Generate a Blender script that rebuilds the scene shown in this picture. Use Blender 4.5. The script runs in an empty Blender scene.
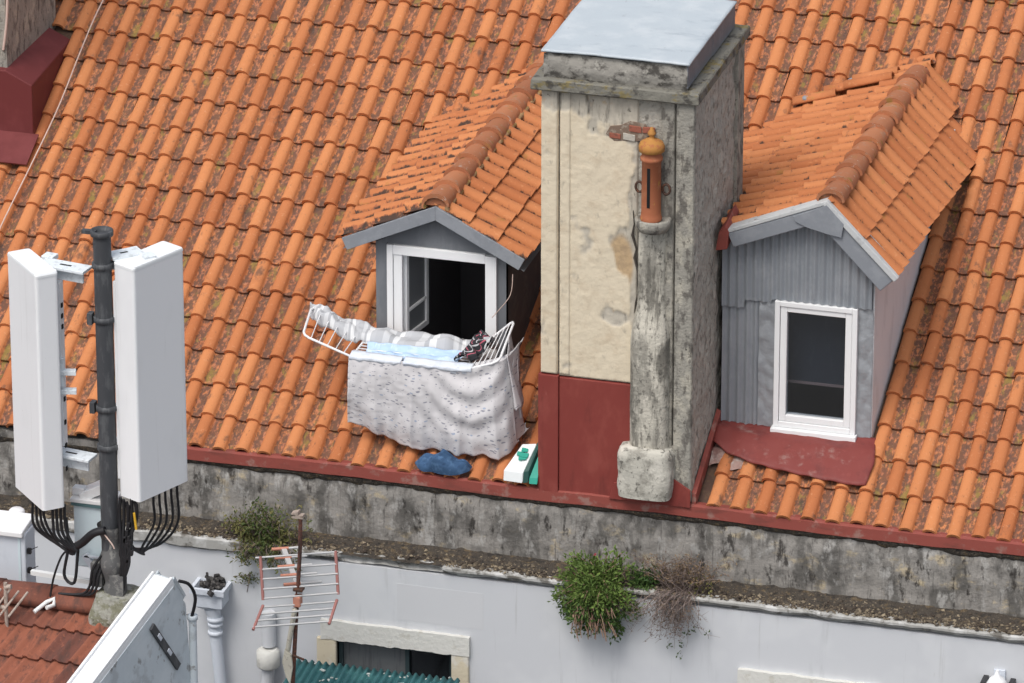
import bpy, math, random
from mathutils import Vector, Matrix, noise
R = math.radians
V = Vector
sc = bpy.context.scene
col = sc.collection
rng = random.Random(7)

# ------------------------------------------------------------------ materials
def _n(nt, t, **kw):
    n = nt.nodes.new(t)
    for k, v in kw.items():
        setattr(n, k, v)
    return n

def mat(name, base, rough=0.8, layers=(), bump=None, metallic=0.0, spec=0.4, attr=None, fine=0.0, coat=0.0):
    """base colour plus noise-shaped stain layers: (colour, scale xyz, lo, hi, amount, detail)"""
    m = bpy.data.materials.new(name); m.use_nodes = True
    nt = m.node_tree; nt.nodes.clear()
    out = _n(nt, 'ShaderNodeOutputMaterial'); b = _n(nt, 'ShaderNodeBsdfPrincipled')
    nt.links.new(b.outputs[0], out.inputs[0])
    b.inputs['Roughness'].default_value = rough
    b.inputs['Metallic'].default_value = metallic
    b.inputs['Specular IOR Level'].default_value = spec
    tc = _n(nt, 'ShaderNodeTexCoord')
    rgb = _n(nt, 'ShaderNodeRGB'); rgb.outputs[0].default_value = (*base, 1)
    cur = rgb.outputs[0]
    if attr:
        cur = attr(nt, tc, cur)
    for i, (c, scl, lo, hi, amt, det) in enumerate(layers):
        mp = _n(nt, 'ShaderNodeMapping')
        mp.inputs['Scale'].default_value = scl if hasattr(scl, '__len__') else (scl,)*3
        mp.inputs['Location'].default_value = (i*7.3+len(name), i*3.1, i*5.7)
        nt.links.new(tc.outputs['Object'], mp.inputs[0])
        nz = _n(nt, 'ShaderNodeTexNoise'); nz.inputs['Scale'].default_value = 1.0
        nz.inputs['Detail'].default_value = det; nz.inputs['Roughness'].default_value = 0.65
        nt.links.new(mp.outputs[0], nz.inputs['Vector'])
        mr = _n(nt, 'ShaderNodeMapRange'); mr.interpolation_type = 'SMOOTHSTEP'
        mr.inputs['From Min'].default_value = lo; mr.inputs['From Max'].default_value = hi
        mr.inputs['To Max'].default_value = amt
        nt.links.new(nz.outputs['Fac'], mr.inputs['Value'])
        mx = _n(nt, 'ShaderNodeMix', data_type='RGBA')
        mx.inputs[7].default_value = (*c, 1)
        nt.links.new(cur, mx.inputs[6]); nt.links.new(mr.outputs[0], mx.inputs[0])
        cur = mx.outputs[2]
    nt.links.new(cur, b.inputs['Base Color'])
    if bump:
        scl, st, dist = bump
        mp = _n(nt, 'ShaderNodeMapping')
        mp.inputs['Scale'].default_value = scl if hasattr(scl, '__len__') else (scl,)*3
        nt.links.new(tc.outputs['Object'], mp.inputs[0])
        nz = _n(nt, 'ShaderNodeTexNoise'); nz.inputs['Scale'].default_value = 1.0
        nz.inputs['Detail'].default_value = 6
        nt.links.new(mp.outputs[0], nz.inputs['Vector'])
        bp = _n(nt, 'ShaderNodeBump'); bp.inputs['Strength'].default_value = st
        bp.inputs['Distance'].default_value = dist
        nt.links.new(nz.outputs['Fac'], bp.inputs['Height'])
        nt.links.new(bp.outputs[0], b.inputs['Normal'])
    m['p'] = 1
    return m

def tone_attr(colA, colB, dirt=None, dirt_amt=0.8, moss=None, dirt_rng=(0.42, 0.56)):
    """per-tile colour between two clays (r), lichen and mortar dirt settled in the channels, on dormers also painted groove shade (g)"""
    def f(nt, tc, cur):
        a = _n(nt, 'ShaderNodeAttribute'); a.attribute_name = 'tone'
        sp = _n(nt, 'ShaderNodeSeparateColor'); nt.links.new(a.outputs['Color'], sp.inputs[0])
        mx = _n(nt, 'ShaderNodeMix', data_type='RGBA')
        mx.inputs[6].default_value = (*colA, 1); mx.inputs[7].default_value = (*colB, 1)
        nt.links.new(sp.outputs[0], mx.inputs[0]); cur = mx.outputs[2]
        if dirt:
            for k, (dc, sclv, lo, hi) in enumerate(dirt):
                nz = _n(nt, 'ShaderNodeTexNoise'); nz.inputs['Scale'].default_value = 1
                nz.inputs['Detail'].default_value = 8; nz.inputs['Roughness'].default_value = .7
                mp = _n(nt, 'ShaderNodeMapping'); mp.inputs['Location'].default_value = (k*11.3, k*3.7, k); mp.inputs['Scale'].default_value = (sclv*1.5, sclv*.75, sclv*.75)
                nt.links.new(tc.outputs['Object'], mp.inputs[0]); nt.links.new(mp.outputs[0], nz.inputs['Vector'])
                ad = _n(nt, 'ShaderNodeMath', operation='MULTIPLY_ADD')
                ad.inputs[1].default_value = 0.22
                nt.links.new(sp.outputs[1], ad.inputs[0]); nt.links.new(nz.outputs['Fac'], ad.inputs[2])
                mr = _n(nt, 'ShaderNodeMapRange'); mr.interpolation_type = 'SMOOTHSTEP'
                mr.inputs['From Min'].default_value = lo; mr.inputs['From Max'].default_value = hi
                mr.inputs['To Max'].default_value = dirt_amt
                nt.links.new(ad.outputs[0], mr.inputs['Value'])
                m2 = _n(nt, 'ShaderNodeMix', data_type='RGBA'); m2.inputs[7].default_value = (*dc, 1)
                nt.links.new(cur, m2.inputs[6]); nt.links.new(mr.outputs[0], m2.inputs[0]); cur = m2.outputs[2]
        return cur
    return f

CLAY_A, CLAY_B = (0.565, 0.222, 0.088), (0.43, 0.147, 0.056)
M = {}
M['tile'] = mat('clay_tile', CLAY_A, .85, [((.30, .10, .045), (3, 3, 3), .55, .75, .35, 5), ((.07, .055, .048), (6, 3.5, 3.5), .585, .70, .7, 10), ((.66, .36, .2), (30, 30, 30), .58, .72, .35, 4), ((.10, .07, .05), (40, 40, 40), .66, .74, .6, 4)],
                (60, .35, .004), spec=.25, attr=tone_attr(CLAY_A, CLAY_B,
                [((.38, .16, .10), 20, .62, .80), ((.06, .047, .04), 22, .60, .74), ((.26, .19, .05), 5, .765, .86), ((.055, .045, .04), 3.2, .80, .90)], .76))
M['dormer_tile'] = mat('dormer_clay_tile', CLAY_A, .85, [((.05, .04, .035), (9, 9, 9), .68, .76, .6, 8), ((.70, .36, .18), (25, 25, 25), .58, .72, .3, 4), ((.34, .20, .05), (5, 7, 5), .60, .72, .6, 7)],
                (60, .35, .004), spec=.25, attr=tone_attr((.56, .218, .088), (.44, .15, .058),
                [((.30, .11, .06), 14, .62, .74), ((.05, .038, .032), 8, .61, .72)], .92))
M['ridge'] = mat('ridge_clay', (.42, .15, .075), .88, [((.34, .25, .18), 14, .54, .70, .6, 7), ((.26, .17, .04), 9, .57, .70, .7, 7), ((.55, .50, .44), 12, .62, .70, .6, 6)],
                (40, .5, .006), spec=.2, attr=tone_attr((.48, .195, .095), (.34, .135, .07)))
M['old_tile'] = mat('old_red_tile', (.28, .088, .05), .85, [((.085, .05, .042), (10, 3, 5), .49, .66, .75, 7), ((.42, .15, .085), 25, .56, .7, .4, 4)],
                (50, .4, .004), spec=.25, attr=tone_attr((.30, .105, .062), (.15, .06, .045), [((.10, .05, .04), 12, .62, .78)], .8))
M['deck'] = mat('roof_deck', (.10, .06, .045), .95, [((.16, .10, .06), 20, .45, .6, .6, 6)])
M['red'] = mat('red_oxide_paint', (.215, .042, .034), .66, [((.28, .07, .055), (3, 3, 1.5), .45, .65, .7, 6), ((.13, .03, .025), (7, 7, 1.6), .54, .7, .6, 7), ((.34, .17, .14), (16, 16, 9), .66, .74, .6, 8)], (18, .15, .004), spec=.3)
M['darkred'] = mat('dark_red_paint', (.135, .028, .028), .6, [((.18, .042, .042), (3, 3, 3), .45, .65, .6, 4)], (18, .15, .004), spec=.3)
M['redworn'] = mat('worn_red_flashing', (.25, .062, .048), .7, [((.30, .19, .16), (7, 7, 7), .54, .68, .7, 8), ((.13, .045, .035), (3, 9, 9), .52, .7, .6, 6), ((.05, .04, .035), (11, 11, 20), .66, .76, .7, 7)], (30, .25, .005), spec=.3)
M['apron'] = mat('red_apron_sheet', (.20, .042, .036), .6, [((.36, .27, .24), (4.5, 4.5, 4.5), .53, .70, .65, 9), ((.13, .03, .028), (5, 5, 5), .5, .68, .6, 6), ((.27, .07, .06), (14, 14, 14), .56, .7, .5, 6)], (16, .25, .006), spec=.35)
M['parapet'] = mat('weathered_parapet', (.27, .255, .235), .95, [((.46, .38, .25), (4, 3, 6), .54, .66, .8, 7), ((.095, .09, .083), (4.5, 4, 2.4), .44, .60, .85, 11), ((.40, .39, .37), (8, 8, 5), .54, .66, .7, 8), ((.15, .145, .135), (30, 30, 2.2), .54, .68, .45, 6), ((.42, .41, .39), (9, 9, 3.5), .56, .68, .65, 8),
                ((.04, .036, .033), (12, 12, 5), .55, .66, .9, 10), ((.06, .055, .05), (34, 30, 2), .56, .70, .6, 5)], (35, .7, .012), spec=.15)
M['ledge'] = mat('ledge_cement', (.36, .355, .335), .9, [((.58, .58, .57), (5, 6, 6), .48, .62, .7, 7), ((.10, .09, .075), (7, 9, 9), .50, .63, .85, 10)], (40, .5, .006), spec=.15)
M['facade'] = mat('white_painted_facade', (.57, .585, .61), .85, [((.61, .625, .645), (1.6, 1.6, 1.6), .45, .62, .8, 3), ((.45, .465, .485), (4, 4, .7), .56, .72, .55, 6), ((.34, .33, .31), (14, 14, 3), .66, .78, .5, 7), ((.40, .405, .41), (16, 16, .8), .60, .74, .5, 8)], (25, .10, .004), spec=.2)
M['cream'] = mat('peeling_cream_render', (.62, .545, .42), .92, [((.52, .44, .32), (5, 5, 5), .52, .64, .6, 6), ((.68, .60, .47), (11, 11, 11), .55, .68, .5, 5)], (40, .35, .005), spec=.15,
    attr=None)
M['stone'] = mat('grey_chimney_stone', (.30, .285, .25), .95, [((.45, .42, .35), (6, 6, 4), .50, .64, .75, 8), ((.12, .11, .098), (14, 14, 6), .50, .62, .85, 9), ((.05, .046, .04), (24, 24, 18), .60, .70, .8, 8)], (45, .8, .012), spec=.12)
M['sidestone'] = mat('rough_side_render', (.40, .38, .335), .95, [((.50, .47, .41), (7, 7, 5), .48, .62, .7, 8), ((.15, .14, .122), (16, 16, 10), .50, .64, .7, 9)], (26, 1.0, .02), spec=.12)
M['column'] = mat('stained_column_render', (.52, .49, .42), .95, [((.27, .255, .22), (7, 7, 2.2), .46, .6, .85, 8), ((.13, .122, .105), (8, 1.5, 1.4), .50, .60, .8, 10), ((.10, .094, .082), (30, 30, 18), .53, .64, .75, 10), ((.62, .58, .50), (9, 9, 5), .57, .68, .7, 6)], (40, .8, .010), spec=.12)
M['captop'] = mat('pale_zinc_cap', (.44, .49, .525), .6, [((.52, .56, .585), (3, 3, 3), .44, .66, .8, 8), ((.35, .40, .44), (2.5, 6, 4), .55, .70, .7, 7), ((.30, .32, .35), (18, 9, 9), .64, .72, .6, 6)], (14, .25, .008), spec=.4)
M['capside'] = mat('dark_lead_sheet', (.155, .165, .185), .6, [((.21, .22, .24), (6, 6, 6), .5, .65, .6, 5)], (20, .2, .004), spec=.4)
M['capfront'] = mat('stained_cap_mortar', (.30, .285, .255), .95, [((.055, .05, .045), (6, 6, 9), .47, .62, .9, 8), ((.45, .43, .38), (10, 10, 10), .58, .68, .7, 6)], (30, .7, .01), spec=.12)
M['mossledge'] = mat('lichen_ledge', (.20, .192, .165), .95, [((.22, .17, .055), (6, 6, 12), .52, .62, .7, 8), ((.07, .065, .06), (10, 10, 14), .50, .62, .85, 8)], (30, .8, .012), spec=.12)
M['mossmortar'] = mat('mossy_mortar', (.33, .20, .10), .95, [((.26, .17, .035), 12, .48, .62, .8, 7), ((.09, .07, .05), 20, .56, .68, .8, 7)], (40, .8, .01))
M['brick'] = mat('exposed_brick', (.30, .10, .065), .95, [((.14, .07, .05), 20, .5, .65, .7, 6)], (50, .6, .006))
M['mortar'] = mat('mortar', (.46, .43, .37), .95, [((.28, .26, .22), 20, .5, .65, .7, 6)], (50, .6, .006))
M['crack'] = mat('crack_shade', (.06, .05, .042), 1.0)
M['pot'] = mat('terracotta_pot', (.37, .125, .06), .75, [((.45, .19, .10), 14, .5, .65, .6, 6), ((.50, .30, .05), (16, 16, 9), .60, .72, .6, 5)], (50, .25, .003), spec=.3)
M['potcap'] = mat('lichened_terracotta', (.43, .20, .05), .8, [((.36, .12, .05), 18, .5, .62, .8, 5)], (50, .3, .003))
M['dark'] = mat('dark_hollow', (.008, .008, .009), .9)
M['iron'] = mat('dark_rusty_iron', (.07, .04, .03), .8, [((.16, .06, .03), 30, .5, .62, .8, 5)], (60, .4, .002))
M['fascia'] = mat('grey_painted_board', (.235, .25, .275), .65, [((.29, .305, .33), (5, 5, 5), .48, .64, .7, 5), ((.16, .17, .19), (12, 12, 5), .6, .72, .5, 6)], (20, .15, .003), spec=.3)
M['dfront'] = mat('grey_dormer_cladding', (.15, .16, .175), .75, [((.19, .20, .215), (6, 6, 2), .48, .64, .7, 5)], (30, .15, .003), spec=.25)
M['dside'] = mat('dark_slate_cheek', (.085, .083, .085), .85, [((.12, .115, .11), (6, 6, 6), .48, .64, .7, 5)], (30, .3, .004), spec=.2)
M['corr'] = mat('grey_corrugated_sheet', (.27, .29, .315), .55, [((.33, .345, .37), (3, 3, 2), .48, .64, .7, 5), ((.19, .205, .225), (9, 9, 3), .58, .72, .6, 6)], (14, .12, .004), spec=.4, metallic=.15)
M['flatsheet'] = mat('crumpled_grey_sheet', (.30, .315, .335), .5, [((.35, .365, .385), (5, 5, 5), .5, .64, .7, 5)], (9, .6, .03), spec=.4, metallic=.15)
M['cheek'] = mat('pale_grey_cheek', (.62, .635, .655), .85, [((.52, .53, .545), (5, 5, 2), .5, .66, .7, 6)], (30, .2, .004), spec=.2)
M['barge'] = mat('cement_barge_edge', (.52, .53, .53), .85, [((.36, .37, .38), (9, 9, 9), .52, .66, .7, 6)], (40, .4, .004), spec=.2)
M['white'] = mat('white_plastic', (.80, .805, .81), .4, [((.70, .70, .70), (9, 9, 3), .60, .75, .5, 5)], spec=.4)
M['panelwhite'] = mat('white_antenna_shell', (.80, .81, .825), .45, [((.75, .76, .775), (2, 2, 1), .5, .65, .6, 3), ((.5, .5, .5), (40, 40, 40), .74, .78, .6, 2), ((.58, .58, .575), (14, 14, .7), .58, .74, .45, 8)], spec=.35)
M['paneltop'] = mat('white_antenna_cap', (.80, .82, .83), .4, spec=.4)
M['steel'] = mat('galvanised_steel', (.72, .77, .80), .45, [((.45, .48, .50), 20, .5, .65, .6, 5)])
M['pole'] = mat('dark_painted_pole', (.055, .058, .064), .6, [((.11, .115, .12), (20, 20, 5), .5, .65, .7, 6)], (40, .2, .003), spec=.35)
M['lichenpole'] = mat('lichen_flecked_pole', (.11, .11, .11), .85, [((.24, .235, .22), (18, 18, 18), .5, .62, .8, 7)], (40, .4, .004))
M['black'] = mat('black_cable', (.015, .015, .017), .5, spec=.4)
M['yellow'] = mat('yellow_tag', (.65, .38, .03), .6)
M['rru'] = mat('pale_blue_box', (.58, .68, .72), .5, [((.46, .55, .60), (5, 5, 5), .5, .65, .6, 4)], spec=.35)
M['cab'] = mat('light_grey_cabinet', (.60, .64, .70), .5, [((.52, .56, .61), 4, .5, .65, .6, 4)], spec=.35)
M['mossy'] = mat('mossy_concrete', (.30, .30, .26), .95, [((.16, .16, .10), 12, .46, .6, .8, 8), ((.46, .46, .43), 18, .54, .64, .7, 7), ((.06, .06, .055), 26, .6, .68, .8, 7)], (40, .9, .015))
M['gable'] = mat('flaking_gable_paint', (.53, .585, .62), .85, [((.38, .41, .43), (5, 5, 5), .52, .64, .7, 8), ((.22, .215, .21), (8, 8, 6), .60, .64, .85, 10), ((.60, .65, .68), (3, 3, 3), .45, .6, .7, 4)], (30, .35, .005))
M['coping'] = mat('white_coping', (.80, .81, .82), .7, [((.66, .66, .65), (10, 10, 10), .55, .7, .6, 6), ((.14, .13, .12), (30, 30, 30), .73, .76, .8, 4)], (40, .2, .003))
M['gravel'] = mat('ledge_debris', (.16, .13, .10), .95, attr=tone_attr((.27, .22, .15), (.05, .038, .030)), bump=(60, .6, .006))
M['silt'] = mat('ledge_silt', (.06, .05, .04), .95, [((.14, .10, .055), 14, .52, .64, .8, 8), ((.22, .18, .13), 40, .58, .66, .8, 6), ((.025, .022, .02), 18, .5, .62, .8, 8)], (60, .9, .02))
M['leaf'] = mat('bush_leaf', (.08, .15, .03), .6, attr=tone_attr((.032, .075, .020), (.165, .235, .055)), spec=.25)
M['dryleaf'] = mat('dry_leaf', (.15, .10, .06), .85, attr=tone_attr((.13, .10, .075), (.26, .17, .085)))
M['weedleaf'] = mat('weed_leaf', (.1, .12, .03), .7, attr=tone_attr((.05, .085, .02), (.19, .17, .06)))
M['twig'] = mat('grey_brown_twig', (.20, .165, .135), .9, attr=tone_attr((.30, .24, .215), (.15, .11, .095)))
M['pinkstem'] = mat('pinkish_stem', (.28, .16, .11), .85, attr=tone_attr((.36, .24, .17), (.14, .07, .05)))
M['flower'] = mat('pink_flower', (.60, .08, .12), .7)
M['surround'] = mat('cream_stone_surround', (.60, .535, .40), .9, [((.66, .64, .58), (5, 5, 5), .5, .62, .8, 6), ((.40, .31, .18), (10, 10, 5), .6, .72, .6, 7)], (35, .5, .008))
M['whitesur'] = mat('whitewashed_lintel', (.63, .625, .585), .9, [((.5, .48, .42), (9, 9, 9), .55, .66, .7, 7), ((.25, .23, .20), (22, 22, 22), .66, .72, .7, 6)], (30, .6, .01))
M['curtain'] = mat('grey_curtain', (.13, .14, .145), .9, [((.09, .095, .10), (30, 30, 2), .5, .65, .8, 3)])
M['teal'] = mat('teal_corrugated_sheet', (.035, .125, .135), .55, [((.065, .20, .20), (7, 7, 7), .5, .62, .7, 6), ((.02, .075, .085), (5, 5, 5), .55, .68, .7, 5)], (20, .2, .004), spec=.4)
M['scrap'] = mat('pale_scraps', (.5, .53, .5), .9)
M['rust'] = mat('rusty_mast', (.10, .05, .04), .85, [((.20, .075, .045), 25, .48, .6, .8, 6), ((.03, .022, .02), (14, 14, 5), .54, .64, .8, 6)], (60, .5, .003))
M['orange'] = mat('orange_plastic_clip', (.55, .24, .165), .6)
M['rodwhite'] = mat('weathered_aluminium_rod', (.58, .58, .575), .5, metallic=.2)
M['endbar'] = mat('faded_red_bar', (.38, .17, .15), .7)
M['tape'] = mat('cream_tape_wrap', (.58, .55, .46), .8, [((.3, .26, .2), 30, .55, .66, .7, 5)])
M['rackwhite'] = mat('white_coated_wire', (.78, .78, .79), .4)
M['greycloth'] = None
M['bluecloth'] = mat('pale_blue_towel', (.45, .60, .80), .9, [((.60, .72, .86), (8, 8, 8), .48, .62, .8, 4), ((.33, .48, .70), (25, 4, 4), .58, .7, .5, 3)], (30, .2, .004), spec=.1)
M['litfold'] = mat('plain_white_cotton', (.66, .70, .76), .9, [((.56, .61, .70), 9, .5, .65, .7, 4)], (40, .2, .003), spec=.1)  # whiter cloth tone for the lit look of the floral sheet's top folds
M['denim'] = mat('denim', (.05, .10, .19), .95, [((.085, .16, .28), 18, .5, .62, .8, 5), ((.03, .055, .11), 12, .55, .68, .7, 4)], (60, .3, .003), spec=.1)
M['bagwhite'] = mat('white_plastic_bag', (.74, .77, .77), .5, spec=.35)
M['baggreen'] = mat('green_print', (.02, .30, .22), .55)
M['bagdark'] = mat('dark_green_side', (.018, .07, .06), .55)
M['wire'] = mat('pale_wire', (.58, .44, .38), .7)
M['roomdark'] = mat('dim_room_plaster', (.22, .21, .22), .95)
M['brownchair'] = mat('brown_upholstery', (.036, .020, .016), .95)
M['asphalt'] = mat('street_asphalt', (.05, .05, .05), .9, [((.07, .07, .07), 6, .5, .6, .6, 5)])
M['whitebar'] = mat('white_metal_bar', (.72, .73, .72), .5)
M['tan'] = mat('tan_weathered_rod', (.40, .33, .28), .8, [((.20, .15, .12), 25, .5, .62, .8, 5)])
M['lampdark'] = mat('dark_lamp_metal', (.03, .03, .033), .5)

def cloth_pattern(name, base, dark):
    m = mat(name, base, .92, spec=.08)
    nt = m.node_tree; b = [n for n in nt.nodes if n.type == 'BSDF_PRINCIPLED'][0]
    uv = _n(nt, 'ShaderNodeUVMap'); cur = None
    rgb = _n(nt, 'ShaderNodeRGB'); rgb.outputs[0].default_value = (*base, 1); cur = rgb.outputs[0]
    for k, (sc_, sz, thr, c, sq) in enumerate([(19, .27, .42, dark, 2.1), (40, .22, .55, (.24, .24, .29), 1.4), (14, .18, .66, (.22, .30, .44), 1.6)]):
        mp = _n(nt, 'ShaderNodeMapping'); mp.inputs['Location'].default_value = (k*5.3, k*2.9, 0)
        mp.inputs['Rotation'].default_value = (0, 0, .5+k*1.1); mp.inputs['Scale'].default_value = (1, sq, 1)
        nt.links.new(uv.outputs[0], mp.inputs[0])
        nz = _n(nt, 'ShaderNodeTexNoise'); nz.inputs['Scale'].default_value = 14; nz.inputs['Detail'].default_value = 2
        nt.links.new(mp.outputs[0], nz.inputs['Vector'])
        wp = _n(nt, 'ShaderNodeMix', data_type='VECTOR'); wp.inputs[0].default_value = .035
        nt.links.new(mp.outputs[0], wp.inputs[4]); nt.links.new(nz.outputs['Color'], wp.inputs[5])
        vo = _n(nt, 'ShaderNodeTexVoronoi'); vo.inputs['Scale'].default_value = sc_
        nt.links.new(wp.outputs[1], vo.inputs['Vector'])
        lt = _n(nt, 'ShaderNodeMath', operation='LESS_THAN'); lt.inputs[1].default_value = sz
        nt.links.new(vo.outputs['Distance'], lt.inputs[0])
        s = _n(nt, 'ShaderNodeSeparateColor'); nt.links.new(vo.outputs['Color'], s.inputs[0])
        gt = _n(nt, 'ShaderNodeMath', operation='GREATER_THAN'); gt.inputs[1].default_value = thr
        nt.links.new(s.outputs[0], gt.inputs[0])
        mu = _n(nt, 'ShaderNodeMath', operation='MULTIPLY'); nt.links.new(lt.outputs[0], mu.inputs[0]); nt.links.new(gt.outputs[0], mu.inputs[1])
        mm = _n(nt, 'ShaderNodeMath', operation='MULTIPLY'); mm.inputs[1].default_value = .66; nt.links.new(mu.outputs[0], mm.inputs[0])
        mx = _n(nt, 'ShaderNodeMix', data_type='RGBA'); mx.inputs[7].default_value = (*c, 1)
        nt.links.new(cur, mx.inputs[6]); nt.links.new(mm.outputs[0], mx.inputs[0]); cur = mx.outputs[2]
    nt.links.new(cur, b.inputs['Base Color'])
    return m
M['floral'] = cloth_pattern('floral_cotton', (.60, .585, .595), (.12, .13, .18))

def stripe_mat(name, cols, scale):
    m = mat(name, cols[0], .92, spec=.08)
    nt = m.node_tree; b = [n for n in nt.nodes if n.type == 'BSDF_PRINCIPLED'][0]
    uv = _n(nt, 'ShaderNodeUVMap'); mp = _n(nt, 'ShaderNodeMapping'); mp.inputs['Scale'].default_value = (scale, 1, 1)
    nt.links.new(uv.outputs[0], mp.inputs[0])
    sx = _n(nt, 'ShaderNodeSeparateXYZ'); nt.links.new(mp.outputs[0], sx.inputs[0])
    fr = _n(nt, 'ShaderNodeMath', operation='FRACT'); nt.links.new(sx.outputs[0], fr.inputs[0])
    cr = _n(nt, 'ShaderNodeValToRGB'); cr.color_ramp.interpolation = 'CONSTANT'
    for i, (p, c) in enumerate(cols[1]):
        e = cr.color_ramp.elements[i] if i < 2 else cr.color_ramp.elements.new(p)
        e.position = p; e.color = (*c, 1)
    nt.links.new(fr.outputs[0], cr.inputs[0]); nt.links.new(cr.outputs[0], b.inputs['Base Color'])
    return m
M['greycloth'] = stripe_mat('grey_striped_cotton', [(.4,)*3, [(0, (.43, .44, .46)), (.28, (.56, .57, .585)), (.5, (.40, .41, .43)), (.62, (.66, .67, .68)), (.80, (.46, .47, .49))]], 5)
M['darkcloth'] = stripe_mat('dark_pink_striped_cloth', [(.1,)*3, [(0, (.035, .035, .04)), (.40, (.5, .5, .52)), (.50, (.04, .04, .045)), (.78, (.50, .13, .18)), (.86, (.05, .05, .055))]], 3)

def render_mat():
    """chimney front: attribute 'tone' r = where the cream coat has come off"""
    m = mat('peeling_render', (.62, .545, .42), .93, bump=(45, .5, .006), spec=.12, attr=None)
    nt = m.node_tree; b = [n for n in nt.nodes if n.type == 'BSDF_PRINCIPLED'][0]
    tc = [n for n in nt.nodes if n.type == 'TEX_COORD'][0]
    def noisecol(c1, c2, scl, lo, hi, loc):
        mp = _n(nt, 'ShaderNodeMapping'); mp.inputs['Scale'].default_value = scl; mp.inputs['Location'].default_value = loc
        nt.links.new(tc.outputs['Object'], mp.inputs[0])
        nz = _n(nt, 'ShaderNodeTexNoise'); nz.inputs['Scale'].default_value = 1; nz.inputs['Detail'].default_value = 8; nz.inputs['Roughness'].default_value = .65
        nt.links.new(mp.outputs[0], nz.inputs['Vector'])
        mr = _n(nt, 'ShaderNodeMapRange'); mr.inputs['From Min'].default_value = lo; mr.inputs['From Max'].default_value = hi
        nt.links.new(nz.outputs['Fac'], mr.inputs['Value'])
        mx = _n(nt, 'ShaderNodeMix', data_type='RGBA')
        for i, c in ((6, c1), (7, c2)):
            if isinstance(c, tuple): mx.inputs[i].default_value = (*c, 1)
            else: nt.links.new(c, mx.inputs[i])
        nt.links.new(mr.outputs[0], mx.inputs[0]); return mx.outputs[2]
    cream = noisecol((.67, .585, .445), (.585, .49, .36), (6, 6, 6), .5, .66, (0, 0, 0))
    cream = noisecol(cream, (.40, .355, .28), (13, 13, 7), .60, .74, (5, 1, 2))
    bare = noisecol((.52, .475, .395), (.36, .33, .28), (7, 7, 3), .42, .66, (3, 0, 0))
    bare = noisecol(bare, (.45, .31, .18), (4, 4, 3), .58, .68, (9, 0, 0))
    bare = noisecol(noisecol(bare, (.12, .11, .095), (11, 11, 1.6), .56, .68, (4, 4, 0)), (.075, .07, .06), (16, 16, 12), .62, .70, (1, 7, 0))
    at = _n(nt, 'ShaderNodeAttribute'); at.attribute_name = 'tone'
    sp = _n(nt, 'ShaderNodeSeparateColor'); nt.links.new(at.outputs['Color'], sp.inputs[0])
    ob = noisecol((.50, .36, .215), (.40, .29, .18), (14, 14, 14), .45, .6, (2, 2, 2))
    m0 = _n(nt, 'ShaderNodeMix', data_type='RGBA'); nt.links.new(bare, m0.inputs[6]); nt.links.new(ob, m0.inputs[7]); nt.links.new(sp.outputs[1], m0.inputs[0]); bare = m0.outputs[2]
    mx = _n(nt, 'ShaderNodeMix', data_type='RGBA'); nt.links.new(cream, mx.inputs[6]); nt.links.new(bare, mx.inputs[7])
    nt.links.new(sp.outputs[0], mx.inputs[0]); nt.links.new(mx.outputs[2], b.inputs['Base Color'])
    return m
M['render'] = render_mat()

def glass_mat():
    m = bpy.data.materials.new('window_glass'); m.use_nodes = True; nt = m.node_tree; nt.nodes.clear()
    out = _n(nt, 'ShaderNodeOutputMaterial'); tr = _n(nt, 'ShaderNodeBsdfTransparent'); tr.inputs[0].default_value = (.55, .6, .65, 1)
    gl = _n(nt, 'ShaderNodeBsdfGlossy'); gl.inputs['Roughness'].default_value = .03
    mx = _n(nt, 'ShaderNodeMixShader'); mx.inputs[0].default_value = .24
    nt.links.new(tr.outputs[0], mx.inputs[1]); nt.links.new(gl.outputs[0], mx.inputs[2]); nt.links.new(mx.outputs[0], out.inputs[0])
    return m
M['glass'] = glass_mat()

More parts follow.
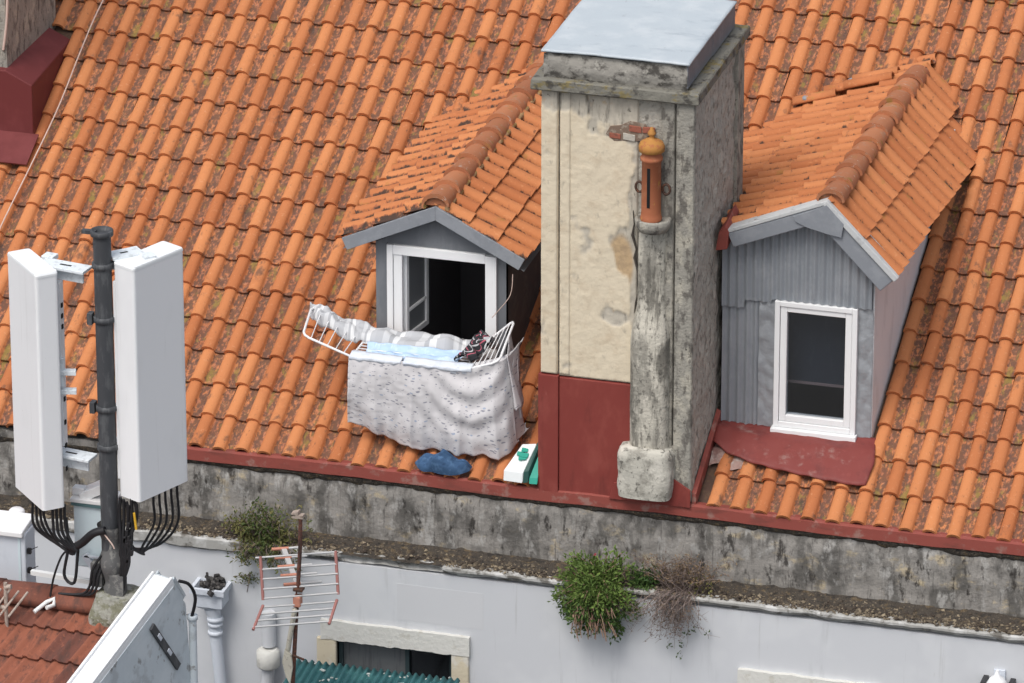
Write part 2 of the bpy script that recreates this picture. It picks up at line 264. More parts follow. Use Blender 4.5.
# ------------------------------------------------------------------ mesh builder
class MB:
    def __init__(s): s.v = []; s.f = []; s.t = []; s.uv = {}; s.sm = []; s.hast = False; s.mi = []
    def add(s, vs, fs, tone=None, smooth=False, mi=0):
        o = len(s.v); s.v += [tuple(p) for p in vs]
        s.f += [tuple(i+o for i in f) for f in fs]; s.sm += [smooth]*len(fs); s.mi += [mi]*len(fs)
        if tone is None: s.t += [(.5, 0, 0, 1)]*len(vs)
        else:
            s.hast = True
            s.t += ([tone]*len(vs) if isinstance(tone[0], (int, float)) else list(tone))
        return o
    def box(s, x0, x1, y0, y1, z0, z1, mi=0):
        vs = [(x0,y0,z0),(x1,y0,z0),(x1,y1,z0),(x0,y1,z0),(x0,y0,z1),(x1,y0,z1),(x1,y1,z1),(x0,y1,z1)]
        s.add(vs, [(0,3,2,1),(4,5,6,7),(0,1,5,4),(1,2,6,5),(2,3,7,6),(3,0,4,7)], mi=mi); return s
    def obox(s, c, ax, ay, az, mi=0):
        c, ax, ay, az = V(c), V(ax), V(ay), V(az)
        vs = [c-ax-ay-az, c+ax-ay-az, c+ax+ay-az, c-ax+ay-az, c-ax-ay+az, c+ax-ay+az, c+ax+ay+az, c-ax+ay+az]
        s.add(vs, [(0,3,2,1),(4,5,6,7),(0,1,5,4),(1,2,6,5),(2,3,7,6),(3,0,4,7)], mi=mi); return s
    def prism(s, poly, ext, mi=0):
        n = len(poly); e = V(ext); P = [V(p) for p in poly]
        vs = P+[p+e for p in P]
        fs = [tuple(range(n)), tuple(range(2*n-1, n-1, -1))]+[(i, i+n, (i+1) % n+n, (i+1) % n) for i in range(n)]
        s.add(vs, fs, mi=mi); return s
    def tube(s, pts, r, seg=8, tone=None, cap=True):
        P = [V(p) for p in pts]; n = len(P); rs = r if hasattr(r, '__len__') else [r]*n
        vs = []; up = None
        for i in range(n):
            d = (P[min(i+1, n-1)]-P[max(i-1, 0)]).normalized()
            if up is None:
                up = V((0, 0, 1)) if abs(d.z) < .9 else V((1, 0, 0))
            a = d.cross(up)
            if a.length < 1e-4: a = d.orthogonal()
            a.normalize(); b = a.cross(d).normalized(); up = b
            for k in range(seg):
                t = 2*math.pi*k/seg; vs.append(P[i]+(a*math.cos(t)+b*math.sin(t))*rs[i])
        fs = [(i*seg+k, i*seg+(k+1) % seg, (i+1)*seg+(k+1) % seg, (i+1)*seg+k) for i in range(n-1) for k in range(seg)]
        s.add(vs, fs, tone, True)
        if cap: s.add(vs[:seg], [tuple(range(seg))], tone); s.add(vs[-seg:], [tuple(range(seg-1, -1, -1))], tone)
        return s
    def lathe(s, c, prof, seg=20, sx=1, sy=1):
        c = V(c); n = len(prof)
        vs = [c+V((r*sx*math.cos(2*math.pi*k/seg), r*sy*math.sin(2*math.pi*k/seg), z)) for r, z in prof for k in range(seg)]
        fs = [(i*seg+k, i*seg+(k+1) % seg, (i+1)*seg+(k+1) % seg, (i+1)*seg+k) for i in range(n-1) for k in range(seg)]
        s.add(vs, fs, None, True)
        s.add([vs[k] for k in range(seg)], [tuple(range(seg-1, -1, -1))]); s.add([vs[(n-1)*seg+k] for k in range(seg)], [tuple(range(seg))])
        return s
    def grid(s, fn, nu, nv, tonefn=None, smooth=True, uvs=None):
        vs = [fn(i/nu, j/nv) for j in range(nv+1) for i in range(nu+1)]
        fs = [(j*(nu+1)+i, j*(nu+1)+i+1, (j+1)*(nu+1)+i+1, (j+1)*(nu+1)+i) for j in range(nv) for i in range(nu)]
        tn = [tonefn(i/nu, j/nv) for j in range(nv+1) for i in range(nu+1)] if tonefn else None
        o = s.add(vs, fs, tn, smooth)
        if uvs:
            for j in range(nv+1):
                for i in range(nu+1): s.uv[o+j*(nu+1)+i] = uvs(i/nu, j/nv)
        return s
    def build(s, name, m, parent=None, bevel=0, solid=0):
        me = bpy.data.meshes.new(name); me.from_pydata(s.v, [], s.f)
        me.polygons.foreach_set('use_smooth', s.sm)
        if any(s.mi): me.polygons.foreach_set('material_index', s.mi)
        if s.hast:
            a = me.color_attributes.new('tone', 'FLOAT_COLOR', 'POINT')
            a.data.foreach_set('color', [c for t in s.t for c in t])
        if s.uv:
            u = me.uv_layers.new(name='UVMap')
            for l in me.loops: u.data[l.index].uv = s.uv.get(l.vertex_index, (0, 0))
        for mm in (m if isinstance(m, (list, tuple)) else [m]): me.materials.append(mm)
        o = bpy.data.objects.new(name, me); col.objects.link(o)
        if parent:
            o.parent = parent; off = V((0, 0, 0)) if parent.parent else V(parent.location)
            o.matrix_parent_inverse = Matrix.Translation(-off)
        if solid:
            d = o.modifiers.new('s', 'SOLIDIFY'); d.thickness = solid; d.offset = 0
        if bevel:
            d = o.modifiers.new('b', 'BEVEL'); d.width = bevel; d.segments = 2; d.limit_method = 'ANGLE'
        me.update(); return o

def thing(name, label, cat, loc=(0, 0, 0), group=None):
    o = bpy.data.objects.new(name, None); col.objects.link(o); o.location = loc; o.empty_display_size = .2
    o['label'] = label; o['category'] = cat
    if group: o['group'] = group
    return o
def tag(o, label, cat, group=None):
    o['label'] = label; o['category'] = cat
    if group: o['group'] = group
    return o
def fbm(x, y, z=0, o=4): return noise.fractal(V((x, y, z)), 1.0, 2.0, o)
def sst(a, b, x):
    t = max(0, min(1, (x-a)/(b-a))); return t*t*(3-2*t)
def catmull(P, n=6):
    P = [V(p) for p in P]; out = []
    for i in range(len(P)-1):
        p0, p1, p2, p3 = P[max(i-1, 0)], P[i], P[i+1], P[min(i+2, len(P)-1)]
        for k in range(n):
            t = k/n
            out.append(.5*((2*p1)+(p2-p0)*t+(2*p0-5*p1+4*p2-p3)*t*t+(3*p1-p0-3*p2+p3)*t**3))
    return out+[P[-1]]

# ------------------------------------------------------------------ tiles
def tiles(mb, O, ea, eb, en, a0, a1, nrows, w, L, keep=None, jit=1.0, flat=False, b0=0.0, bf=.585, bh=.056, sg=(.6, 0, 0)):
    O, ea, eb, en = V(O), V(ea), V(eb), V(en)
    nc = int(round((a1-a0)/w))
    if not flat:
        base = []
        for k in range(9):
            t = math.pi*k/8
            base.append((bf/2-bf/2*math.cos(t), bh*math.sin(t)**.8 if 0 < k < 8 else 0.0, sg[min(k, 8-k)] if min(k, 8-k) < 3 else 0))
        prof = base+[(bf+(1-bf)*q_[0], q_[1], q_[2]) for q_ in ((.16, -.004, 1), (.5, -.008, 1), (.84, -.004, 1), (1.06, .004, .8))]
    else:
        prof = [(0, .024, 0), (.09, .028, 0), (.17, .004, .5), (.40, -.004, .6), (.45, .022, .1), (.56, .024, .1), (.62, .004, .5), (.90, -.004, .6), (.97, .003, .3), (1.03, .018, .2)]
    n = len(prof)
    for r in range(nrows):
        rowj = jit*.006*(rng.random()-.5)
        for c in range(nc):
            ca = a0+c*w; cb = b0+r*L
            ctr = O+ea*(ca+w*.4)+eb*(cb+L*.5)
            if keep and not keep(ctr): continue
            ja = jit*(.010*(rng.random()-.5)+.022*noise.noise(V((ca*.9, cb*.45, 3)))); jb = jit*.026*(rng.random()-.5)+rowj
            jr = jit*.030*(rng.random()-.5); jh = jit*.007*rng.random(); sc_ = 1+.07*(rng.random()-.5)*jit
            tr = rng.random()**1.3; odd = rng.random(); jb += (-.03 if odd < .02 else .022 if odd < .03 else 0)*min(1, jit); tr = 1.35 if odd > .975 else -.25 if odd > .96 else tr; tb = rng.random()
            vs = []; tn = []
            for bb, s_, lift in ((0, 1.035, .034), (.04, .99, .027), (.5*L, .965, .016), (L+.045, .92, .001)):
                for (u, h, g) in prof:
                    uu = bf/2+(u-bf/2)*s_*sc_ if (u <= bf+.001 and not flat) else u
                    a = ca+uu*w+ja+jr*bb; b = cb+bb+jb-jr*(uu-.5)*w
                    hh = h*(s_ if u <= bf+.001 else 1)+lift+jh
                    vs.append(O+ea*a+eb*b+en*hh); tn.append((tr, g, tb, 1))
            fs = [(v*n+i, v*n+i+1, (v+1)*n+i+1, (v+1)*n+i) for v in range(3) for i in range(n-1)]
            mb.add(vs, fs, tn, True)
            lip = []
            for (u, h, g) in prof:
                s_ = .80
                uu = bf/2+(u-bf/2)*1.03*sc_*(.80 if not flat else 1) if (u <= bf+.001 and not flat) else u
                a = ca+uu*w+ja; b = cb+jb+.002
                hh = (h*s_ if u <= bf+.001 else h)+.034+jh-.015
                lip.append(O+ea*a+eb*b+en*hh)
            inner = [p+eb*.06 for p in lip]
            m_ = vs[:n]
            mb.add(m_+lip, [(i, i+n, i+1+n, i+1) for i in range(n-1)], tn[:n]*2, True)
            mb.add(lip+inner, [(i, i+n, i+1+n, i+1) for i in range(n-1)], tn[:n]*2, True)

def ridge_caps(mb, P0, P1, rad, L, side, up, skew=0):
    P0, P1, side, up = V(P0), V(P1), V(side), V(up)
    d = (P1-P0); n = int(d.length/L); d.normalize()
    for k in range(n+1):
        tr = rng.random(); vs = []; q = P0+d*(k*L)+side*(.012*(rng.random()-.5))
        seg = 10; h0 = .006*rng.random()
        st = ((0, 1.10, .022), (.045, 1.05, .016), (L+.04, .90, 0.0))
        for bb, s_, lf in st:
            for i in range(seg+1):
                t = math.pi*(i/seg)
                vs.append(q+d*bb+side*(-math.cos(t)*rad*s_)+up*(math.sin(t)*rad*.85*s_+lf+h0))
        m = seg+1
        fs = [(v*m+i, v*m+i+1, (v+1)*m+i+1, (v+1)*m+i) for v in range(2) for i in range(seg)]
        mb.add(vs, fs, (tr, 0, 0, 1), True)
        vs_f = [q+d*.03+side*(-math.cos(math.pi*i/seg)*rad*.9)+up*(math.sin(math.pi*i/seg)*rad*.70+.010) for i in range(m)]
        if k == 0: mb.add(vs_f, [tuple(range(m))], (1, 0, 0, 1))
        lip = [q+d*.002+side*(-math.cos(math.pi*i/seg)*rad*.92)+up*(math.sin(math.pi*i/seg)*rad*.72+.012) for i in range(m)]
        mb.add(vs[:m]+lip, [(i, i+m, i+1+m, i+1) for i in range(seg)], (tr, 0, 0, 1), True)

AL = R(26.5); TA = math.tan(AL)
EB = V((0, math.cos(AL), math.sin(AL))); EN = V((0, -math.sin(AL), math.cos(AL)))
def RP(x, y, h=0): return V((x, y, y*TA))+EN*h

# ================================================================== MAIN HOUSE
house = thing('house', 'long white house under an orange clay tile roof with two dormers and a peeling chimney', 'house', (0, 0, -9))
# footprints
D1 = dict(x0=-2.24, x1=-1.075, y=.87, zb=.42)
D2 = dict(x0=.835, x1=2.14, y=.83, zb=.40)
APR = [(.83, .83), (2.17, .83), (2.26, .60), (2.17, .33), (1.55, .37), (1.06, .46), (.87, .62)]
def inpoly(x, y, P):
    c = False; n = len(P)
    for i in range(n):
        x1, y1 = P[i]; x2, y2 = P[(i+1) % n]
        if (y1 > y) != (y2 > y) and x < (x2-x1)*(y-y1)/(y2-y1)+x1: c = not c
    return c
def keep_main(p):
    x, y = p.x, p.y
    if -.56 < x < .80 and y < 1.6: return False
    if D1['x0']+.02 < x < D1['x1']-.02 and .9 < y < 3.1: return False
    if D2['x0'] < x < D2['x1']-.02 and .85 < y < 3.4: return False
    if inpoly(x, y, APR) and y > .6: return False
    if -7.2 < x < -6.17 and 2.98 < y < 4.1: return False
    return True
mb = MB()
tiles(mb, (0, .01, -.042), (1, 0, 0), EB, EN, -8.046, 6.5, 22, .2085, .362, keep_main)
mb.build('roof', M['tile'], house)
# deck under the tiles, open where the dormers and chimney stand
mb = MB()
xs = [-8.2, -2.2, -1.1, -.5, .78, .87, 2.1, 6.8]; ys = [.02, .9, 1.55, 3.3, 8.1]
for i in range(len(xs)-1):
    for j in range(len(ys)-1):
        cx, cy = (xs[i]+xs[i+1])/2, (ys[j]+ys[j+1])/2
        if (-2.2 < cx < -1.1 or .87 < cx < 2.1) and .9 < cy < 3.3: continue
        mb.add([RP(xs[i], ys[j], -.056), RP(xs[i+1], ys[j], -.056), RP(xs[i+1], ys[j+1], -.056), RP(xs[i], ys[j+1], -.056)], [(0, 1, 2, 3)])
mb.add([(-8.2, 8.1, 8.1*TA-.02), (6.8, 8.1, 8.1*TA-.02), (6.8, 16.2, -.02), (-8.2, 16.2, -.02)], [(0, 1, 2, 3)])
mb.build('roof_deck', M['deck'], house)
# facade with window opening (hole) : panels around opening
W = -.28
mb = MB()
wx0, wx1, wz0, wz1 = -2.264, -1.23, -2.35, -1.53
def wallrect(x0, x1, z0, z1): mb.box(x0, x1, W, W+.25, z0, z1)
wallrect(-8.2, wx0, -9, -.80); wallrect(wx1, 1.42, -9, -.80); wallrect(2.42, 6.8, -9, -.80)
wallrect(wx0, wx1, wz1, -.80); wallrect(wx0, wx1, -9, wz0)
wallrect(1.42, 2.42, -1.46, -.80); wallrect(1.42, 2.42, -9, -2.4)
mb.box(-8.2, -8.0, W+.25, 16.2, -9, -.05); mb.box(6.6, 6.8, W+.25, 16.2, -9, -.05); mb.box(-8.0, 6.6, 16.0, 16.2, -9, -.05)
mb.build('wall', M['facade'], house)
# repainted rectangle on facade
mb = MB(); mb.box(-1.72, -.95, W-.0015, W, -1.27, -.93); mb.build('repaint_patch', mat('fresh_white_patch', (.575, .585, .605), .85), house)
# parapet : displaced grid
mb = MB()
def para(u, v):
    x = -8.2+15*u; z = -.72+.60*v
    n = fbm(x*2.2, z*4, 1, 5)*.022+fbm(x*9, z*9, 4, 4)*.012-.03*sst(.78, .98, v)*(1+fbm(x*4, 2, 2, 3))
    return (x, -.012-n*.8, z)
mb.grid(para, 520, 20)
mb.box(-8.2, 6.8, .02, .28, -.80, -.07)
mb.build('parapet', M['parapet'], house)
# eave flashing : worn red strip with wavy edge, beginning behind the antenna
mb = MB()
def fl(u, v):
    x = -4.0+10.8*u
    sag = .008*math.sin(x*2.1)+.006*fbm(x*3, 0, 9, 3)
    prof = [(.06, .000), (-.005, .004), (-.030, -.010), (-.034, -.105), (-.015, -.118)]
    i = min(3, int(v*4)); t = v*4-i
    y = prof[i][0]*(1-t)+prof[i+1][0]*t; z = prof[i][1]*(1-t)+prof[i+1][1]*t
    return (x, y, z+sag)
mb.grid(fl, 300, 8, smooth=False); mb.build('eave_flashing', M['redworn'], house)
mb = MB()
def gap(u, v):
    x = -8.2+15*u; z = -.112-(.06+.03*fbm(x*3, 3, 3, 4))*v
    return (x, -.020-.016*noise.noise(V((x*14, z*20, 2)))+.03*v*v, z)
mb.grid(gap, 500, 5); mb.build('eave_gap_shade', M['silt'], house)  # dark mossy strip, the shadow gap under the flashing put in as colour
# cornice ledge with broken lip
mb = MB()
def lipy(x): return -.318-.014*fbm(x*5, 0, 2, 5)+(.05*sst(0, .1, x+2.28)*sst(0, .06, -1.30-x) if -2.3 < x < -1.3 else 0)
xs = [-8.2+15*i/400 for i in range(401)]
vs = []; fs = []
for x in xs:
    y = lipy(x); th = .032+.014*fbm(x*4, 7, 3, 4)+(.06 if x < -2.9 else 0)
    zt = -.705+.006*fbm(x*6, 1, 1, 3)
    vs += [(x, 0, zt), (x, y+.015, zt), (x, y, zt-.012), (x, y, zt-th), (x, y+.03, zt-th-.02), (x, W+.01, zt-th-.045)]
for i in range(400):
    for k in range(5): fs.append((i*6+k, i*6+k+1, i*6+6+k+1, i*6+6+k))
mb.add(vs, fs); mb.build('cornice', M['ledge'], house)

# debris on ledge (stuff) ------------------------------------------------
mb = MB()
for i in range(8200):
    x = -5.6+10.0*rng.random(); y = -.02-.30*rng.random()**.8
    if y < lipy(x)+.012+.02*rng.random(): continue
    s = .006+.017*rng.random()**2.2
    if rng.random() < .03: s *= 1.6
    z = -.705+s*.3
    if rng.random() < .5: z += .03*rng.random()*max(0, 1+y/.33)
    t = 1-rng.random()**2.2; t = .0 if rng.random() < .04 else t; t = max(0, min(1, t))
    dx = [V((rng.uniform(.6, 1.3), 0, 0)), V((0, rng.uniform(.6, 1.3), 0)), V((0, 0, rng.uniform(.4, .9)))]
    rot = Matrix.Rotation(rng.random()*6, 3, 'Z') @ Matrix.Rotation(rng.uniform(-.5, .5), 3, 'X')
    c = V((x, y, z)); pts = [c+rot@(d*s*sg) for d in dx for sg in (1, -1)]
    mb.add(pts, [(0, 2, 4), (2, 1, 4), (1, 3, 4), (3, 0, 4), (2, 0, 5), (1, 2, 5), (3, 1, 5), (0, 3, 5)], (t, 0, 0, 1))
deb = mb.build('ledge_debris', M['gravel']); deb['kind'] = 'stuff'
tag(deb, 'brown moss, grit and bits of stone strewn along the ledge below the grey parapet', 'debris')
mb = MB()
def silt(u, v):
    x = -5.8+10.4*u; y = -.0-(.300+.02*fbm(x*9, 5, 5, 3))*v
    h = .045*(1-v)**1.2+.03*max(0, fbm(x*7, y*7, 6, 4))*(1-v*.8)
    return (x, y, -.712+h)
mb.grid(silt, 500, 10); mb.build('ledge_silt', M['silt'], house)

# ------------------------------------------------------------------ chimney
mb = MB()
mb.box(-.50, .775, .03, 1.55, -.5, 3.62)
ch = mb.build('chimney', M['sidestone'], house)
# right face grid, rough
mb = MB()
def sidef(u, v):
    y = .0+1.58*u; z = -.05+3.70*v
    n = .016*fbm(y*5, z*5, 3, 5)+.008*fbm(y*16, z*16, 3, 3)
    return (.792+n, y, z)
mb.grid(sidef, 60, 130); mb.build('side_face', M['sidestone'], ch)
for q_ in ((.825, 1.34, 1.46), (.818, 1.50, 1.58)):
    mb = MB(); mb.box(.78, q_[0], q_[1], q_[2], 0, 3.63); mb.build('corner_strip', M['stone'], ch, .008)
# front render with peeled coat
def peel(x, z):
    n = fbm(x*2.6+5, z*2.0, 2, 5)
    top = sst(2.95, 3.75, z)*.62 + sst(2.5, 3.3, z)*.16 + sst(.1, .3, x)*sst(1.9, 2.6, z)*.5
    spot = .9*math.exp(-((x-.16)/.10)**2-((z-2.18)/.22)**2)+.5*math.exp(-((x-.12)/.09)**2-((z-1.62)/.05)**2)+.8*math.exp(-((x-.30)/.05)**2-((z-2.1)/.5)**2)
    return sst(.33, .46, n*.62+top+spot)
def front(x0, x1, z0, z1, y, nu, nv, m, name, pl=True):
    b = MB()
    def f(u, v):
        x = x0+(x1-x0)*u; z = z0+(z1-z0)*v
        p = peel(x, z) if pl else 0
        edge = 0 if 0 < u < 1 and 0 < v < 1 else .03
        n = .005*fbm(x*7, z*7, 5, 4)+.003*fbm(x*22, z*22, 8, 2)
        return (x, y+.009*p-n*.7+edge, z)
    def tf(u, v):
        x = x0+(x1-x0)*u; z = z0+(z1-z0)*v
        return (peel(x, z) if pl else 0, sst(.35, .6, math.exp(-((x-.16)/.13)**2-((z-2.12)/.30)**2)), 0, 1)
    b.grid(f, nu, nv, tf); return b.build(name, m, ch)
front(-.37, .31, 1.045, 3.63, 0, 60, 200, M['render'], 'front_render')
mb2 = []
front(-.525, -.375, 1.06, 3.63, -.022, 16, 180, M['render'], 'corner_strip')
front(-.365, -.265, 1.06, 3.63, -.012, 10, 180, M['render'], 'inner_strip')
front(.50, .625, .02, 3.63, -.016, 14, 200, M['stone'], 'flue_strip', False)
front(.635, .80, .03, 3.63, -.036, 18, 200, M['stone'], 'corner_strip', False)
# red painted base
mb = MB()
mb.box(-.527, -.362, -.030, .04, -.02, 1.055); mb.build('painted_strip', M['red'], ch, .006); mb = MB(); mb.box(-.360, .30, -.012, .04, -.02, 1.04); mb.build('painted_base', M['red'], ch, .006)
mb = MB(); mb.box(-.54, -.50, -.02, 1.5, 0, 1.05); mb.build('painted_base_return', M['red'], ch)
# flue column, curved in plan
mb = MB()
def colf(u, v):
    z = .40+2.08*v
    k = sst(1.85, 1.45, z)
    xl = .315-.055*k; xr = .56+.045*k
    t = u*2-1; x = (xl+xr)/2+(xr-xl)/2*t
    dp = (.060+.065*k)*(1-abs(t)**5)**.6
    n = .007*fbm(x*8, z*4, 2, 4)+.003*fbm(x*25, z*25, 2, 3)
    return (x, .0-dp-n, z)
mb.grid(colf, 28, 160); mb.build('flue_column', M['column'], ch)
mb = MB()
def plinth(u, v):
    ang = u*2*math.pi; z = .075+.455*v
    c, s_ = math.cos(ang), math.sin(ang)
    e = .45
    px = .24*abs(c)**e*(1 if c > 0 else -1); py = .17*abs(s_)**e*(1 if s_ > 0 else -1)
    tp = 1-.10*sst(.82, 1, v)-.05*sst(.2, 0, v)-.25*sst(.96, 1, v)
    n = 1+.05*fbm(px*6, z*6, py*6, 4)
    return (.42+px*tp*n, -.02+py*tp*n, z)
mb.grid(plinth, 48, 30)
mb.add([plinth(i/48, 1) for i in range(48)], [tuple(range(48))])
mb.build('plinth_block', mat('plinth_cement', (.50, .48, .42), .95, [((.28, .265, .23), (6, 6, 5), .46, .60, .85, 8), ((.09, .085, .075), (22, 22, 17), .54, .64, .8, 10), ((.64, .61, .54), (5, 5, 5), .52, .64, .7, 6)], (40, .7, .008), spec=.12), ch)
# crack
mb = MB()
pts = [(.275, 2.62), (.285, 2.50), (.270, 2.40), (.305, 2.28), (.29, 2.20), (.325, 2.06), (.322, 1.98), (.335, 1.90), (.305, 1.80), (.29, 1.70)]
P3 = []
for (x, z) in pts:
    P3.append((x, -.016, z))
mb.tube(P3, [.004, .007, .012, .008, .012, .010, .013, .011, .009, .003], 6); mb.build('crack', M['crack'], ch)
# brick patch
mb = MB()
mb.prism([(.03, -.0005, 3.27), (.07, -.0005, 3.345), (.16, -.0005, 3.36), (.24, -.0005, 3.405), (.37, -.0005, 3.39), (.41, -.0005, 3.31), (.36, -.0005, 3.235), (.22, -.0005, 3.225), (.10, -.0005, 3.21)], (0, .01, 0), mi=3)
for r_, z in enumerate((3.235, 3.312)):
    for k in range(3):
        x = .055+k*.118+(.05 if r_ % 2 else 0)+.012*rng.random()
        if (r_, k) in ((0, 2), (1, 0)): continue
        mb.obox((x+.05, .004, z+.026), (.048+.006*rng.random(), 0, .004*rng.gauss(0, 1)), (0, .012, 0), (0, 0, .022+.008*rng.random()), mi=0 if (r_, k) in ((1, 1), (1, 2), (0, 0)) else 2)
mb.build('brick_patch', [M['brick'], M['render'], M['mortar'], mat('brick_bed', (.19, .135, .10), .95, [((.36, .31, .25), 16, .5, .62, .8, 6)])], ch, .012)
# ledge and cap
def rough_slab(x0, x1, y0, y1, z0, z1, name, m, amp=.008, nseg=36):
    b = MB()
    b2 = [(x0, y0), (x1, y0), (x1, y1), (x0, y1)]
    ring = []
    for i in range(4):
        p, q = b2[i], b2[(i+1) % 4]
        for k in range(nseg): ring.append((p[0]+(q[0]-p[0])*k/nseg, p[1]+(q[1]-p[1])*k/nseg))
    cx, cy = (x0+x1)/2, (y0+y1)/2; N = len(ring)
    def f(x, y, z, ins=0):
        n = amp*fbm(x*7+z*3, y*7, z*9, 4)
        d = V((x-cx, y-cy, 0)).normalized()
        return (x+d.x*(n-ins), y+d.y*(n-ins), z+n*.6)
    prof = [(z0, .01), (z0+.012, 0), ((z0+z1)/2, 0), (z1-.012, 0), (z1, .012)]
    vs = [f(x, y, z, i) for z, i in prof for x, y in ring]
    fs = [(j*N+i, j*N+(i+1) % N, (j+1)*N+(i+1) % N, (j+1)*N+i) for j in range(4) for i in range(N)]
    fs += [tuple(range(N-1, -1, -1)), tuple(4*N+i for i in range(N))]
    b.add(vs, fs); return b.build(name, m, ch)
rough_slab(-.592, .842, -.085, 1.66, 3.625, 3.728, 'ledge', M['mossledge'], .010)
mb = MB()
def capf(u, v):
    x = -.495+1.225*u; z = 3.72+.222*v
    n = .012*fbm(x*5, z*7, 6, 5)
    return (x, -.02-n-.02*math.sin(math.pi*v), z)
mb.grid(capf, 60, 14); mb.box(-.49, .72, 0, 1.50, 3.72, 3.925); mb.build('cap', M['capfront'], ch)
mb = MB()   # lead flap on the right side in two sheets
mb.box(.722, .735, -.03, .80, 3.75, 3.955); mb.box(.724, .739, .79, 1.54, 3.745, 3.957)
mb.build('cap_side_flashing', M['capside'], ch, .003)
mb = MB()
def capt(u, v):
    x = -.512+1.262*u; y = -.05+1.60*v
    return (x, y, 3.962+.030*math.sin(math.pi*u)*.3+.006*fbm(x*3, y*3, 1, 3))
mb.grid(capt, 40, 50)
mb.build('cap_sheet', M['captop'], ch, solid=.018)
# terracotta vent pot on bracket
cx, cy = .455, -.12
mb = MB(); zb = 2.60
mb.lathe((cx, cy, zb), [(.088, 0), (.092, .02), (.086, .035), (.082, .07), (.080, .52), (.092, .53), (.094, .555), (.082, .565), (.084, .60)], 24)
pot = mb.build('vent_pot', M['pot'], ch)
mb = MB(); mb.lathe((cx, cy, zb+.60), [(.084, 0), (.108, .012), (.108, .055), (.095, .085), (.055, .11), (.024, .12), (.020, .14), (.034, .155), (.034, .17), (.018, .195), (.012, .215)], 24)
mb.build('pot_cap', M['potcap'], ch)
mb = MB(); mb.box(cx-.016, cx+.010, cy-.0835, cy-.06, zb+.13, zb+.48); mb.build('pot_slot', M['dark'], ch)
mb = MB(); mb.lathe((cx+.01, -.09, 2.475), [(.07, 0), (.12, .02), (.15, .07), (.155, .12), (.14, .135), (.12, .12)], 24, 1, .95)
mb.build('pot_bracket', M['stone'], ch)
for sgn in (-1, 1):
    mb = MB(); c = V((cx+sgn*.115, -.05, 2.86))
    mb.tube([c+V((.032*math.cos(t), -.02, .045*math.sin(t))) for t in [i*math.pi/8 for i in range(17)]], .011, 6); mb.build('pot_clamp', M['iron'], ch)
# red flashing around the chimney foot
mb = MB()
mb.prism([(.09, -.052, -.01), (.80, -.052, -.01), (.80, -.052, .15), (.66, -.052, .235), (.22, -.052, .17), (.13, -.052, .14)], (0, .02, 0))
mb.build('foot_flashing', M['red'], ch, .004)
mb = MB()
for k in range(12):
    y0, y1 = .0+k*.07, .07+k*.07
    mb.add([(.802, y0, y0*TA-.02), (.838, y0, y0*TA-.02), (.838, y0, y0*TA+.10), (.802, y0, y0*TA+.12), (.802, y1, y1*TA-.02), (.838, y1, y1*TA-.02), (.838, y1, y1*TA+.10), (.802, y1, y1*TA+.12)],
           [(0, 1, 2, 3), (4, 7, 6, 5), (3, 2, 6, 7), (1, 5, 6, 2), (0, 3, 7, 4)])
mb.build('side_flashing', M['redworn'], ch)

# second chimney at upper left
mb = MB(); mb.box(-7.6, -6.37, 3.0, 4.3, .5, 4.6); c2 = mb.build('chimney', M['stone'], house, .01)
mb = MB(); yf, yb = 2.93, 4.12
mb.prism([(-6.115, yf, 1.36), (-6.115, yf, 2.005), (-6.36, yf, 2.125), (-7.5, yf, 2.14), (-7.5, yf, 1.36)], (-.05, yb-yf, .02))
mb.build('flashing_box', M['darkred'], c2, .01)
mb = MB()
mb.add([RP(-7.0, 2.62, .075), RP(-6.06, 2.62, .075), RP(-6.06, 2.96, .07), RP(-7.0, 2.96, .07)], [(0, 1, 2, 3)])
mb.build('flashing_apron', M['darkred'], c2, solid=.012)
mb = MB()
mb.tube(catmull([(-6.33, 3.0, 3.1), (-6.36, 3.0, 2.6), (-6.40, 2.99, 2.30)], 5), .012, 6); mb.build('cable', M['wire'], c2)

# ------------------------------------------------------------------ dormer common
def quad(b, a, c, d, e): b.add([a, c, d, e], [(0, 1, 2, 3)])

# --- dormer 1 (open window)
y1 = D1['y']; xa, xb = D1['x0'], D1['x1']; xr = -1.665; zr = 2.125
eL, eR = (-2.50, 1.70), (-.885, 1.67)
mb = MB()
zL, zR_ = 1.80, 1.76
wl, wr, wb, wt = -2.135, -1.155, .76, 1.715
# front wall around the window
def fr(x0, x1, z0, z1): mb.box(x0, x1, y1, y1+.06, z0, z1)
fr(xa, wl, .38, 1.72); fr(wr, xb, .38, 1.70); fr(wl, wr, .38, wb)
mb.prism([(xa, y1, 1.72), (wl, y1, 1.722), (wr, y1, 1.715), (xb, y1, 1.70), (xr, y1, 2.02)], (0, .06, 0))
d1 = mb.build('dormer', M['dfront'], house)
mb = MB()
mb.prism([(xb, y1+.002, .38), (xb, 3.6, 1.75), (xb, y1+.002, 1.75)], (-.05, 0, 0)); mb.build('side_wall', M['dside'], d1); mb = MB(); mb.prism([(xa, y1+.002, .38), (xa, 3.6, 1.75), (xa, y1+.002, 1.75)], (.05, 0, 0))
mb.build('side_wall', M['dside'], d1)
# barge boards
def barge(b, p, q, y, th, hgt):
    p, q = V((p[0], y, p[1])), V((q[0], y, q[1])); d = (q-p).normalized(); n = V((-d.z, 0, d.x))
    if n.z < 0: n = -n
    b.prism([p, q, q-n*hgt, p-n*hgt], (0, th, 0))
mb = MB()
apx = (xr, zr+.03)
